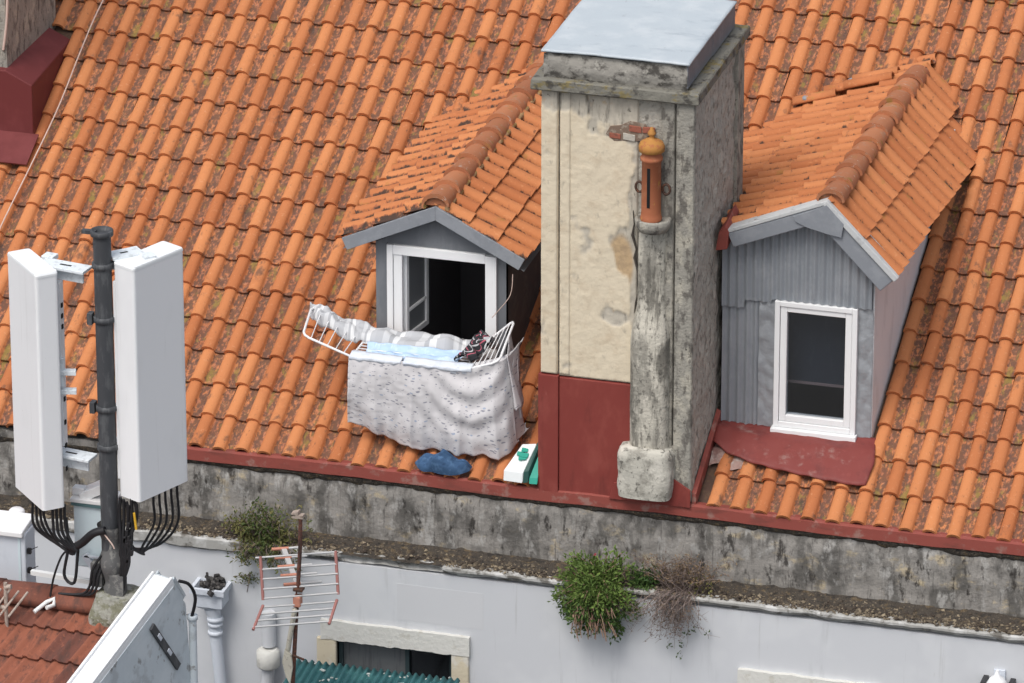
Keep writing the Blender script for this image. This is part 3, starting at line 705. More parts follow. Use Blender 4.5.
# mitred pair
def mitre_barge(b, L_, A_, R_, y, th, h):
    Lp, Ap, Rp = V((L_[0], y, L_[1])), V((A_[0], y, A_[1])), V((R_[0], y, R_[1]))
    dl = (Ap-Lp).normalized(); nl = V((dl.z, 0, -dl.x)); dr = (Rp-Ap).normalized(); nr = V((dr.z, 0, -dr.x))
    Ab = Ap-V((0, 0, h/(max(.3, (dl.x+dr.x)/2))))
    b.prism([Lp, Ap, Ab, Lp+nl*h], (0, th, 0)); b.prism([Ap, Rp, Rp+nr*h, Ab], (0, th, 0))
mitre_barge(mb, (-2.505, 1.775), apx, (-.875, 1.755), .735, .03, .115)
mb.build('barge_board', M['fascia'], d1, .004)
mb = MB()   # soffit boards under the eaves
for (ex, ez), s_ in ((eL, 1), (eR, -1)):
    a = V((ex, .75, ez-.03)); p = V((xr, .75, zr-.03))
    mb.add([a, p, p+V((0, 3.3, 0)), a+V((0, 2.5, 0))], [(0, 1, 2, 3)])
mb.build('soffit', M['dfront'], d1)
def slope_tiles(ridgeF, eaveF, ylen, nrows, name, par, keep=None, w=.2085, L=.345, flip=False, drop=0.0, extra=0, side=None):
    """tiles on one side of a dormer roof; across = +Y (or -Y), up = eave->ridge"""
    rv, ev = V(ridgeF), V(eaveF); eb = (rv-ev).normalized()
    ry_ = V((0, 1, -drop)).normalized(); ea = ry_ if not flip else -ry_
    en = ea.cross(eb); en = en if en.z > 0 else -en
    b = MB(); O = ev if not flip else ev+ry_*ylen
    ln = (rv-ev).length; L = ln/nrows
    tiles(b, O-eb*(L*extra), ea, eb, en, 0, ylen, nrows+extra, w, L, keep, 1.2 if side else .7, bf=.60 if flip else .74, bh=.056 if flip else .062, sg=side or ((.9, .30, 0) if flip else (.8, .1, 0)))  # sg darkens the barrel flanks: groove shade painted in, along with moss
    return b.build(name, M['dormer_tile'], par)
rf = (xr, .745, zr+.02)
k1 = lambda p: p.z > p.y*TA-.12
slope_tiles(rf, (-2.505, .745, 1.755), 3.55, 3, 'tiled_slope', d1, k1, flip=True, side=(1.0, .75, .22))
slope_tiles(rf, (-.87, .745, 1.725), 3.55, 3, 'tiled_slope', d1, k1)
mb = MB(); ridge_caps(mb, (xr, .73, zr+.020), (xr-.02, 4.15, zr+.010), .112, .335, (1, 0, 0), (0, 0, 1))
mb.build('ridge_cap', M['ridge'], d1)
for s_ in (-1, 1):
    mb = MB(); mb.tube([(xr+s_*.10, .75+i*.05, zr+.008+.012*rng.random()) for i in range(68)], [.012+.016*rng.random() for i in range(68)], 6); mb.build('ridge_mortar', M['mossmortar'], d1)
# loose mortar and a broken tile piece on the right slope
mb = MB()
for k in range(14):
    c = V((-1.18+.13*k/14+.02*rng.random(), 1.0+.05*rng.random(), 1.905-.07*k/14))
    mb.obox(c, (.012+.012*rng.random(), 0, .005), (0, .02, 0), (0, 0, .010))
mb.build('mortar_spill', M['mortar'], d1)
# window frame, opened casement
mb = MB(); f0, f1 = y1-.03, y1+.05
mb.box(wl, wl+.055, f0, f1, wb, wt); mb.box(wl+.058, wl+.135, f0+.012, f1, wb, wt-.055)
mb.box(wr-.10, wr, f0, f1, wb, wt-.012); mb.box(wl+.056, wr-.10, f0+.002, f1, wt-.085, wt)
mb.box(wl+.13, wr-.09, f0-.03, f1, wb-.03, wb+.05)
mb.build('window_frame', M['white'], d1, .005)
mb = MB()
sx = wl+.14; ang = R(80); dx, dy = math.cos(ang), math.sin(ang); ln = .42
D = V((dx, dy, 0)); N_ = V((-dy, dx, 0)); o = V((sx, y1+.05, 0))
def sb(u0, u1, z0, z1, t=.018): mb.obox(o+D*(u0+u1)/2+V((0, 0, (z0+z1)/2)), D*(u1-u0)/2, N_*t, V((0, 0, (z1-z0)/2)))
sb(0, .045, wb+.05, wt-.09); sb(ln-.045, ln, wb+.05, wt-.09); sb(.045, ln-.045, wb+.05, wb+.10); sb(.045, ln-.045, wt-.14, wt-.09); sb(.045, ln-.045, 1.06, 1.085)
mb.build('open_casement', M['white'], d1, .003)
mb = MB(); z0, z1 = wb+.10, wt-.14
a, b_ = o+D*.045, o+D*(ln-.045)
mb.add([a+V((0, 0, z0)), b_+V((0, 0, z0)), b_+V((0, 0, z1)), a+V((0, 0, z1))], [(0, 1, 2, 3)]); mb.build('casement_pane', mat('dusty_pane', (.16, .17, .18), .3), d1)
# room behind
def room(par, x0, x1, y0, yb, z0, z1):
    b = MB()
    b.add([(x0, y0, z0), (x1, y0, z0), (x1, yb, z0), (x0, yb, z0), (x0, y0, z1), (x1, y0, z1), (x1, yb, z1), (x0, yb, z1)],
          [(0, 1, 2, 3), (4, 7, 6, 5), (3, 2, 6, 7), (0, 3, 7, 4), (1, 5, 6, 2)])
    return b.build('room_lining', M['roomdark'], par)
room(d1, xa+.055, xb-.055, y1+.061, 3.25, -.9, 1.70)
room(d2p := None or d1, xa+.055, xb-.055, y1+.0615, 3.24, -.905, 1.695) if False else None

# --- dormer 2 (closed window, corrugated front)
y2 = D2['y']; xa, xb = D2['x0'], D2['x1']
wl, wr, wb, wt = 1.303, 2.018, .40, 1.602
A2, L2, R2 = (1.765, 2.575), (.915, 2.225), (2.37, 1.965)
mb = MB()
mb.box(xa+.01, wl, y2+.02, y2+.07, .35, 1.95); mb.box(wr, xb, y2+.02, y2+.07, .35, 1.80); mb.box(wl, wr, y2+.02, y2+.07, wt, 1.80); mb.box(wl, wr, y2+.02, y2+.07, .35, wb)
mb.prism([(xa+.01, y2+.02, 1.95), (wl, y2+.02, 1.80), (xb, y2+.02, 1.80), (xb, y2+.02, 2.03), (1.765, y2+.02, 2.42), (xa+.01, y2+.02, 2.06)], (0, .05, 0))
d2 = mb.build('dormer', M['corr'], house)
def corr(b, x0, x1, z0fn, z1fn, y, pitch=.0725, amp=.011):
    n = int((x1-x0)/pitch*8); vs = []; fs = []
    for i in range(n+1):
        x = x0+(x1-x0)*i/n; yy = y-amp*(math.cos(2*math.pi*(x-x0)/pitch))-amp
        vs += [(x, yy, z0fn(x)), (x, yy, z1fn(x))]
    for i in range(n): fs.append((2*i, 2*i+2, 2*i+3, 2*i+1))
    b.add(vs, fs, None, True)
def ztop2(x): return (2.45-.41*(1.765-x) if x < 1.765 else 2.45-1.0*(x-1.765))
mb = MB(); corr(mb, xa+.005, 1.17, lambda x: .41+.01*math.sin(x*40), lambda x: 1.60, y2+.022)
mb.build('corrugated_sheet', M['corr'], d2)
mb = MB(); corr(mb, xa+.003, xb-.005, lambda x: (1.605 if x > 1.27 else 1.575 if x > 1.03 else 1.50), lambda x: min(ztop2(x), 2.45), y2-.002)
mb.build('corrugated_sheet', M['corr'], d2)
mb = MB()
def crumple(x0, x1, z0, z1):
    def f(u, v):
        x = x0+(x1-x0)*u; z = z0+(z1-z0)*v
        n = abs(noise.noise(V((x*9, z*5, 2))))*.022+abs(noise.noise(V((x*4+z*5, z*3, 7))))*.02
        return (x, y2+.012-n, z)
    return f
mb.grid(crumple(1.16, wl+.01, .41, 1.60), 14, 60); mb.build('flat_sheet', M['flatsheet'], d2)
mb = MB(); mb.grid(crumple(wr-.01, xb+.005, .40, 1.60), 14, 60); mb.build('flat_sheet', M['flatsheet'], d2)
mb = MB()
mb.prism([(xb, y2+.021, .36), (xb, 4.0, 1.95), (xb, 4.0, 2.06), (xb, y2+.021, 2.06)], (.012, 0, 0))
mb.build('side_wall', M['cheek'], d2); mb = MB(); mb.prism([(xa+.012, y2+.021, .36), (xa+.012, 4.0, 2.05), (xa+.012, y2+.021, 2.05)], (.012, 0, 0))
mb.build('side_wall', M['cheek'], d2)
# barge boards: left grey board with pale top, right pale cement verge
yb2 = .665
def board(P, Q, y, h, th): # sloping board from P to Q, hanging h below the line
    P, Q = V((P[0], y, P[1])), V((Q[0], y, Q[1])); d = (Q-P).normalized(); n = V((d.z, 0, -d.x))
    if n.z > 0: n = -n
    return [P, Q, Q+n*h, P+n*h], (0, th, 0)
mb = MB(); mb.prism(*board(L2, (A2[0]+.01, A2[1]), yb2, .135, .16)); mb.build('barge_board', M['fascia'], d2, .01)
mb = MB(); mb.prism(*board((R2[0]-.02, R2[1]-.01), (A2[0]-.01, A2[1]-.01), yb2+.012, .165, .14)); mb.build('barge_board', M['fascia'], d2, .01)
mb = MB()
mb.prism(*board((L2[0]-.005, L2[1]+.036), (A2[0], A2[1]+.036), yb2-.006, .034, .20)); mb.build('verge_mortar', M['barge'], d2, .006); mb = MB(); mb.prism(*board((R2[0]+.02, R2[1]+.018), (A2[0], A2[1]+.036), yb2-.012, .052, .20))
mb.build('verge_mortar', M['barge'], d2, .006)
mb = MB()   # folded sheet over the apex
mb.prism([(1.48, yb2-.014, 2.44), (1.765, yb2-.014, 2.575), (1.915, yb2-.014, 2.42), (1.895, yb2-.014, 2.295), (1.77, yb2-.014, 2.315), (1.60, yb2-.014, 2.355), (1.50, yb2-.014, 2.395)], (0, .011, 0))
mb.build('apex_sheet', M['fascia'], d2, .003)
mb = MB()
for (p, q) in ((L2, A2), ((2.27, 2.02), A2)):
    a, b_ = V((p[0], yb2+.15, p[1]-.03)), V((q[0], yb2+.15, q[1]-.03))
    a.z -= .05; b_.z -= .05; mb.add([a, b_, b_+V((0, 3.3, -.165)), a+V((0, 2.7, -.135))], [(0, 1, 2, 3)])
mb.build('soffit', M['dfront'], d2)
k2 = lambda p: p.z > p.y*TA-.10 and (p.x > .86 or p.y > 1.75)
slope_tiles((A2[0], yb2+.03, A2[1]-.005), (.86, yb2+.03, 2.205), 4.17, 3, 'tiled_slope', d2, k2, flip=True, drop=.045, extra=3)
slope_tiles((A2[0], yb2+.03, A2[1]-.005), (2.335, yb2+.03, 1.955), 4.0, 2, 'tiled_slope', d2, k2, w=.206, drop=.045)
mb = MB(); ridge_caps(mb, (A2[0]+.01, yb2+.06, A2[1]-.015), (A2[0]-.04, 4.05, A2[1]-.165), .112, .365, (1, 0, 0), (0, 0, 1)); mb.build('ridge_cap', M['ridge'], d2)
mb = MB()   # odd half tiles and mortar bedded along the left valley
for k, (x, y, ln, yaw) in enumerate([(1.54, 4.42, .42, .12), (1.30, 4.34, .42, .18), (1.52, 4.28, .45, .10), (1.02, 4.24, .40, .15)]):
    z = max(y*TA, 2.575-.045*(y-.7)-.42*(1.765-x))+.075
    d = V((-math.cos(yaw), -math.sin(yaw)*.4, -.30)).normalized(); s_ = d.cross(V((0, 0, 1))).normalized(); up = s_.cross(d)
    vs = []
    for bb, rr in ((0, .056), (ln, .064)):
        for i in range(9):
            t = math.pi*i/8; vs.append(V((x, y, z))+d*bb+s_*(math.cos(t)*rr)+up*(math.sin(t)*rr*.8))
    mb.add(vs, [(i, i+1, i+10, i+9) for i in range(8)], (rng.random(), 0, 0, 1), True)
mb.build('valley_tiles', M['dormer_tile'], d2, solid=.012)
for (x, y) in ((1.50, 4.58), (1.12, 4.44), (.75, 4.20)):
    z = max(y*TA+.04, 2.575-.045*(y-.7)-.42*(1.765-x)+.05); mb = MB()
    def blob(u, v, x=x, y=y, z=z):
        t, p = u*2*math.pi, v*math.pi; r_ = .036*(1+.5*noise.noise(V((math.cos(t)*2+x*9, math.sin(t)*2, p))))
        return (x+1.3*r_*math.sin(p)*math.cos(t), y+r_*math.sin(p)*math.sin(t), z+.7*r_*math.cos(p))
    mb.grid(blob, 12, 7); mb.build('valley_mortar', M['fascia'], d2)
mb = MB()   # red flashing at the chimney end of the left barge
mb.prism([(.815, yb2-.01, 2.06), (.915, yb2-.01, 2.08), (.93, yb2-.01, 2.24), (.90, yb2-.01, 2.30), (.84, yb2-.01, 2.22)], (0, .35, .06))
mb.build('end_flashing', M['redworn'], d2, .006)
# window
mb = MB(); f0, f1 = y2-.035, y2+.06
mb.box(wl, wl+.045, f0, f1, wb+.05, wt); mb.box(wr-.045, wr, f0, f1, wb+.05, wt); mb.box(wl+.045, wr-.045, f0, f1, wt-.045, wt); mb.box(wl+.045, wr-.045, f0, f1, wb+.05, wb+.10)
mb.build('window_frame', M['white'], d2, .005)
mb = MB(); g0 = y2-.022
mb.box(wl+.048, wl+.105, g0, f1, wb+.102, wt-.048); mb.box(wr-.105, wr-.048, g0, f1, wb+.102, wt-.048); mb.box(wl+.105, wr-.105, g0, f1, wt-.095, wt-.048); mb.box(wl+.105, wr-.105, g0, f1, wb+.102, wb+.16)
mb.build('window_sash', M['white'], d2, .006)
mb = MB(); mb.box(wl-.015, wr+.015, y2-.075, y2+.03, wb-.03, wb+.048); mb.build('window_sill', M['white'], d2, .008)
mb = MB(); mb.add([(wl+.10, y2+.01, wb+.15), (wr-.10, y2+.01, wb+.15), (wr-.10, y2+.01, wt-.09), (wl+.10, y2+.01, wt-.09)], [(0, 1, 2, 3)]); mb.build('window_pane', M['glass'], d2)
room(d2, xa+.03, xb-.02, y2+.071, 3.3, -.9, 1.79)
mb = MB(); mb.add([(wl-.05, y2+.20, .79), (wr+.03, y2+.20, .79), (wr+.03, y2+.20, 1.70), (wl-.05, y2+.20, 1.70)], [(0, 1, 2, 3)]); mb.build('pane_sheen_sheet', mat('slate_blue_blind', (.055, .065, .085), .8, [((.075, .085, .105), (9, 9, 3), .5, .65, .7, 4)]), d2)  # sheet added behind the glass to give the upper pane its bluish sheen
mb = MB(); mb.box(wl-.1, wr+.02, y2+.185, y2+.215, .775, .795); mb.build('inner_shelf', mat('pinkish_shelf', (.42, .30, .29), .7), d2)
# red sheet apron on the tiles below the window
mb = MB()
nx, nv = 40, 14
def low(t):
    pts = [(.86, .60), (1.0, .50), (1.2, .435), (1.5, .385), (1.8, .35), (2.10, .325), (2.20, .345)]
    x = .86+1.34*t
    for i in range(len(pts)-1):
        if pts[i][0] <= x <= pts[i+1][0]+1e-6:
            k = (x-pts[i][0])/(pts[i+1][0]-pts[i][0]); return pts[i][1]*(1-k)+pts[i+1][1]*k
    return pts[-1][1]
def apr(u, v):
    y0 = low(u); x = .835+1.40*u+(.03*(1-v)*u)
    y = y0+(.845-y0)*v
    if u > .93: x -= .08*(u-.93)/.07*abs(v-.45)
    h = .002+.066*sst(1.0, .55, v)+.010*fbm(x*5, y*6, 3, 3)+.007*math.sin(x*30)*(1-v)-.012*(1-v)**6
    p = RP(x, y, h)
    return p
mb.grid(apr, 50, 16); mb.build('apron', M['apron'], d2, solid=.012)
mb = MB()
def mort(u, v):
    x = .845+.36*u; y = .40+.24*v+.03*math.sin(u*9)
    return RP(x, y, .020+.028*fbm(x*9, y*9, 3, 4)-.05*abs(v-.5))
mb.grid(mort, 20, 14); mb.build('apron_mortar', mat('reddened_mortar', (.34, .23, .20), .95, [((.45, .40, .36), 9, .5, .62, .8, 7), ((.16, .07, .06), 7, .52, .66, .7, 7)], (30, .8, .012)), d2)

# ------------------------------------------------------------------ facade window 1 and 2
DARKP = mat('dark_shut_pane', (.012, .014, .016), .12, spec=.5)
mb = MB()
mb.box(-2.262, -1.232, W+.09, W+.13, -2.35, -1.535); s1 = mb.build('window', DARKP, house)
for q_ in ((-2.44, -2.264, -1.52), (-1.23, -1.075, -1.50)):
    mb = MB(); mb.box(q_[0], q_[1], W-.035, W+.06, -2.5, q_[2]); mb.build('jamb', M['surround'], s1, .01)
mb = MB()
def lint(x0, x1, zt, zb, name, m, par):
    b = MB(); n = 40; vs = []
    for i in range(n+1):
        x = x0+(x1-x0)*i/n
        a = .012*fbm(x*6, 3, 1, 3); c = .016*fbm(x*8, 9, 1, 3)
        vs += [(x, W-.042, zt+a), (x, W-.042, zb+c), (x, W+.08, zb+c), (x, W+.0, zt+a)]
    fs = []
    for i in range(n):
        for k in range(4): fs.append((i*4+k, i*4+(k+1) % 4, i*4+4+(k+1) % 4, i*4+4+k))
    fs += [(3, 2, 1, 0), (n*4, n*4+1, n*4+2, n*4+3)]
    b.add(vs, fs); return b.build(name, m, par)
lint(-2.40, -1.065, -1.345, -1.525, 'lintel', M['whitesur'], s1)
mb = MB(); mb.box(-2.25, -1.66, W+.075, W+.088, -2.34, -1.58); mb.build('curtain', M['curtain'], s1)
mb = MB(); mb.box(-2.262, -1.232, W+.045, W+.075, -1.575, -1.53); mb.box(-2.262, -2.225, W+.045, W+.075, -2.35, -1.577); mb.box(-1.665, -1.63, W+.047, W+.074, -2.35, -1.577); mb.box(-1.265, -1.232, W+.045, W+.075, -2.35, -1.577)
mb.build('window_frame', mat('dark_green_frame', (.03, .05, .055), .6), s1)
mb = MB(); mb.box(1.422, 2.418, W+.09, W+.13, -2.4, -1.47); s2 = mb.build('window', DARKP, house)
for q_ in ((1.315, 1.42), (2.42, 2.52)):
    mb = MB(); mb.box(q_[0], q_[1], W-.03, W+.06, -2.45, -1.46); mb.build('jamb', M['surround'], s2, .01)
lint(1.30, 2.535, -1.325, -1.47, 'lintel', M['whitesur'], s2)

# rain hopper and drainpipe
mb = MB()
x, y = -3.365, W-.10
mb.tube([(x+.005, y, -1.33), (x+.02, y, -1.40), (x+.03, y, -1.6), (x+.065, y, -2.0), (x+.10, y+.01, -2.5), (x+.10, y+.02, -9)], [.075, .058, .052, .052, .052, .052], 14)
for z, r_ in ((-1.43, .072), (-1.48, .066), (-1.56, .066)): mb.lathe((x+.03, y, z), [(.05, -.02), (r_, -.015), (r_, .015), (.05, .02)], 16)
dp = mb.build('drainpipe', M['cab'], house)
mb = MB()
h0, h1 = -1.29, -1.12
for s_, zt, zb_ in ((.145, h1, h1-.035),):
    pass
def hop(zs):
    rings = [(.06, .05, -1.33), (.125, .10, -1.285), (.13, .105, -1.16), (.155, .13, -1.155), (.157, .132, -1.105), (.125, .10, -1.105), (.11, .09, -1.17), (.05, .04, -1.20)]
    vs = []
    for a, b_, z in rings: vs += [(x-a, y-b_, z), (x+a, y-b_, z), (x+a, y+b_*.95, z), (x-a, y+b_*.95, z)]
    fs = [(i*4+k, i*4+(k+1) % 4, i*4+4+(k+1) % 4, i*4+4+k) for i in range(7) for k in range(4)]+[(28, 29, 30, 31)]
    return vs, fs
mb.add(*hop(0)); mb.build('hopper', M['cab'], dp)
mb = MB()
for i in range(60):
    c = V((x+.02+rng.gauss(0, .045), y+rng.gauss(0, .04), -1.13+abs(rng.gauss(0, .035))))
    s_ = .015+.02*rng.random(); rot = Matrix.Rotation(rng.random()*6, 3, 'Z') @ Matrix.Rotation(rng.random()*3, 3, 'X')
    mb.obox(c, rot@V((s_, 0, 0)), rot@V((0, s_*.7, 0)), rot@V((0, 0, s_*.5)))
mb.tube([(x-.03, y, -1.12), (x-.035, y, -1.0)], .012, 6)
mb.build('hopper_rubbish', mat('dark_rotten_leaves', (.035, .033, .033), .9, [((.14, .13, .12), 25, .52, .6, .8, 5)]), dp)
mb = MB()
mb.tube([(-2.862, W-.06, -1.33), (-2.862, W-.06, -1.64)], .062, 14)
vp = mb.build('vent_duct', M['facade'], house)
mb = MB(); mb.lathe((-2.862, W-.09, -1.83), [(.06, -.01), (.09, 0), (.10, .015), (.10, .15), (.075, .17)], 20); mb.build('duct_box', M['whitesur'], vp)
mb = MB(); mb.tube([(-2.862, W-.09, -1.85), (-2.875, W-.09, -2.0), (-2.90, W-.09, -2.6)], .055, 14); mb.build('duct_pipe', M['facade'], vp)

# teal corrugated awning
def awn(u, v):
    x = -2.55+1.47*u; y = -.55-.95*v
    return (x-.05*v, y, -1.640-.22*v+.016*math.sin(2*math.pi*x/.062)+.01*noise.noise(V((x*4, y*4, 0))))
mb = MB(); mb.grid(awn, 240, 12); aw = mb.build('awning', M['teal'], house, solid=.006)
for k in range(4):
    mb = MB(); mb.obox((-2.45+.46*k, -.90, -1.95), (.018, 0, 0), (0, .62, -.12), (0, 0, .018)); mb.build('awning_bracket', M['iron'], aw)
mb = MB()
for i in range(70):
    u, v = rng.random(), rng.random()*.6; p = V(awn(u, v))+V((0, 0, .012)); s_ = .008+.018*rng.random()**2; a = rng.random()*3
    mb.obox(p, (s_*math.cos(a), s_*math.sin(a), 0), (-s_*.5*math.sin(a), s_*.5*math.cos(a), 0), (0, 0, .004))
lit = mb.build('awning_litter', M['scrap']); lit['kind'] = 'stuff'; tag(lit, 'pale scraps and droppings scattered on the teal corrugated sheet', 'litter')

# wall lamp
mb = MB(); lx, lz = 3.545, -1.10
mb.box(lx-.05, lx+.05, W-.02, W, lz-.2, lz+.06)
lamp = mb.build('wall_lamp', M['cab'], house, .006)
mb = MB(); mb.lathe((lx, W-.12, lz), [(.10, -.13), (.095, -.03), (.06, .03), (.025, .055), (.012, .10)], 16); mb.build('lamp_hood', M['white'], lamp)
mb = MB()
for s_ in (-1, 1): mb = MB(); mb.box(lx+s_*.115-.022, lx+s_*.115+.022, W-.15, W-.0, lz-.20, lz-.01); mb.build('lamp_arm', M['lampdark'], lamp, .005)
mb = MB(); mb.lathe((lx, W-.205, lz-.11), [(.035, -.04), (.05, -.02), (.05, .01), (.03, .045)], 14); mb.build('lamp_lens', M['lampdark'], lamp)

# thin wire hanging from dormer eave
mb = MB(); mb.tube(catmull([(-.985, .76, 1.60), (-1.0, .74, 1.42), (-1.10, .74, 1.27), (-1.17, .76, 1.18)], 5), .004, 5); mb.build('wire', M['wire'], d1)
# ================================================================== ROOF CABLE
mb = MB()
pts = [(-5.93, 4.9, 2.52), (-5.975, 4.315, 2.24), (-5.983, 3.855, 2.01), (-5.978, 3.222, 1.70), (-6.016, 2.56, 1.37), (-6.058, 2.027, 1.10), (-6.10, 1.2, .70), (-6.2, .02, .10)]
mb.tube(catmull(pts, 6), .007, 6); tag(mb.build('roof_cable', M['wire']), 'thin pale cable lying down the tiles beside the dark red chimney foot', 'cable')

# ================================================================== LAUNDRY
rack = thing('drying_rack', 'white wire clothes airer with raised end wings hung outside the open dormer window', 'airer', (-1.74, .45, .0))
zr0 = .94; x0, x1, yf, yk = -2.24, -1.23, .15, .72
mb = MB(); rr = .011
mb.tube([(x0, yf, zr0), (x1, yf, zr0)], rr); mb.tube([(x0, yk, zr0), (x1, yk, zr0)], rr); mb.tube([(x0, yf, zr0), (x0, yk, zr0)], rr); mb.tube([(x1, yf, zr0), (x1, yk, zr0)], rr)
for k in range(1, 9):
    y = yf+(yk-yf)*k/9; mb.tube([(x0, y, zr0), (x1, y, zr0)], .005, 6)
mb.build('centre_grid', M['rackwhite'], rack)
def wing(pi_f, pi_b, po_f, po_b, name):
    b = MB(); pf, pb, qf, qb = V(pi_f), V(pi_b), V(po_f), V(po_b)
    rc = .06
    d1_ = (qf-pf).normalized(); d2_ = (qb-qf).normalized(); d3_ = (pb-qb).normalized()
    path = [pf, qf-d1_*rc, qf-d1_*rc*.3+d2_*rc*.3, qf+d2_*rc, qb-d2_*rc, qb-d2_*rc*.3+d3_*rc*.3, qb+d3_*rc, pb]
    b.tube(path, rr, 8)
    for k in range(1, 6):
        t = k/6; b.tube([pf+(qf-pf)*t, pb+(qb-pb)*t], .005, 6)
    b.build(name, M['rackwhite'], rack)
wing((x0, yf, zr0), (x0, yk, zr0), (-2.675, yf, 1.09), (-2.775, yk, 1.115), 'wing')
wing((x1, yf, zr0), (x1, yk, zr0), (-.935, yf, 1.045), (-.955, yk, 1.20), 'wing')
for x in (-1.95, -1.45):
    mb = MB(); mb.tube([(x, yk, zr0), (x, .82, zr0-.02), (x, .83, zr0-.12)], .012, 8); mb.tube([(x, yf+.1, zr0-.01), (x, .83, .70)], .008, 6); mb.build('hanging_bracket', M['rackwhite'], rack)

# floral sheet over the front rail
_rp = catmull([(-2.262, .15, .958), (-1.9, .148, .957), (-1.55, .15, .958), (-1.23, .15, .96), (-1.04, .16, 1.01), (-.93, .20, 1.045), (-.875, .32, 1.07), (-.85, .50, 1.10)], 20)
_rl = [0]
for i in range(1, len(_rp)): _rl.append(_rl[-1]+(_rp[i]-_rp[i-1]).length)
def railpt(s):
    t = s*_rl[-1]
    for i in range(1, len(_rl)):
        if _rl[i] >= t-1e-9:
            k = (t-_rl[i-1])/(_rl[i]-_rl[i-1]); return _rp[i-1].lerp(_rp[i], k)
    return _rp[-1].copy()
def zbot(s):
    P = [(0, .335), (.12, .27), (.31, .165), (.50, .12), (.62, .115), (.80, .10), (.93, .115), (1, .16)]
    for i in range(len(P)-1):
        if P[i][0] <= s <= P[i+1][0]: k = (s-P[i][0])/(P[i+1][0]-P[i][0]); return P[i][1]*(1-k)+P[i+1][1]*k
mb = MB(); NU, NV = 150, 70
def sheet(u, v):
    p = railpt(u); zb_ = zbot(u)
    if v < .10:   # the part lying back over the grid
        k = 1-v/.10; return (p.x, p.y+.13*k, p.z-.006-.03*math.sin(k*3.0)*(.4+.6*abs(math.sin(u*9))))
    t = (v-.10)/.90; zb_ += .022*noise.noise(V((u*15, 1, 1)))+.012*math.sin(u*44)
    z = p.z-(p.z-zb_)*t
    w1 = .048*(abs(math.sin(u*17+.75*math.sin(u*7)))**.7-.5)*t**.8 + .012*math.sin(u*71+2)*t*t
    # swags between two pinned points
    cx = .66; rx = (u-cx)/.24
    sw = math.exp(-rx*rx*1.2)
    arc = t*1.25-.55*rx*rx*0+(-.40*(rx*rx))
    w2 = sw*.017*math.sin(22*(t-.32*(1-rx*rx)))*sst(0, .12, t)*sst(.95, .5, t)
    bulge = -.05*math.sin(math.pi*min(1, t))*.9
    edge = .03*sst(.86, 1, u)*math.sin(u*120)*sst(0, .2, t)
    wr_ = .020*noise.noise(V((u*6, t*3, 1)))+.010*noise.noise(V((u*28, t*5, 4)))+.007*abs(noise.noise(V((u*14+t*8, t*11-u*5, 8))))
    y = p.y-.013+bulge+w1+w2+edge+wr_
    x = p.x+.012*math.sin(t*5+u*20)*t+.11*sst(.55, 1, u)*t**1.5*.75
    if u > .90: x += .03*t*math.sin(u*80)
    ry = max(.02, y)*TA+.085
    return (x, y, max(z, ry if t > .6 else z))
mb.grid(sheet, NU, NV, uvs=lambda u, v: (u*1.5, v*.95))
fs_ = mb.build('floral_sheet', M['floral'], solid=.003)
tag(fs_, 'white cotton sheet with small grey flowers hanging over the airer front down to the tiles', 'sheet')
for (xa_, xb_) in ((-2.255, -1.795), (-1.775, -1.17)):   # turned-over top folds, their lit look put in as whiter cloth
    mb = MB()
    def litfold(u, v, xa_=xa_, xb_=xb_):
        x = xa_+(xb_-xa_)*u; q = -.012-.020*math.sin(math.pi*min(1, v*1.2))-.006*noise.noise(V((x*22, v*4, 3)))-.004*math.sin(x*60)
        dz = -(.075+.02*noise.noise(V((x*6, 3, 3))))*v
        return (x, .15+.06*(1-min(1, v*4))+q*min(1, v*4), .974+dz+.010*noise.noise(V((x*9, 2, v*3)))+.05*max(0, x+1.3))
    mb.grid(litfold, 40, 12); mb.build('lit_fold', M['litfold'], fs_, solid=.003)
# grey striped cloth
mb = MB()
def gcl(u, v):
    P = [(-2.79, .72, 1.135, .03), (-2.62, .69, 1.08, .20), (-2.42, .65, 1.03, .30), (-2.22, .62, 1.01, .30), (-1.9, .60, 1.00, .31), (-1.5, .60, .99, .31), (-1.25, .60, 1.00, .28), (-1.12, .60, 1.04, .22)]
    s = u*(len(P)-1); i = min(len(P)-2, int(s)); k = s-i
    x, yc, z, w = [P[i][j]*(1-k)+P[i+1][j]*k for j in range(4)]
    t = v*2-1
    drop = -.10*abs(t)**3-.02*math.sin(u*23+v*4)-.012*math.sin(u*61)
    sag = .05*noise.noise(V((u*9, v*3, 2)))+.025*noise.noise(V((u*30, v*6, 7)))
    yy = yc+t*w*.5
    return (x+.03*t*math.sin(u*14), yy, z-.01+.018*(1-t*t)+drop*.7+sag)
mb.grid(gcl, 90, 24, uvs=lambda u, v: (u*1.7, v*.4))
tag(mb.build('striped_cloth', M['greycloth'], solid=.006), 'grey and white striped cloth bundled along the back of the airer up its raised wing', 'cloth')
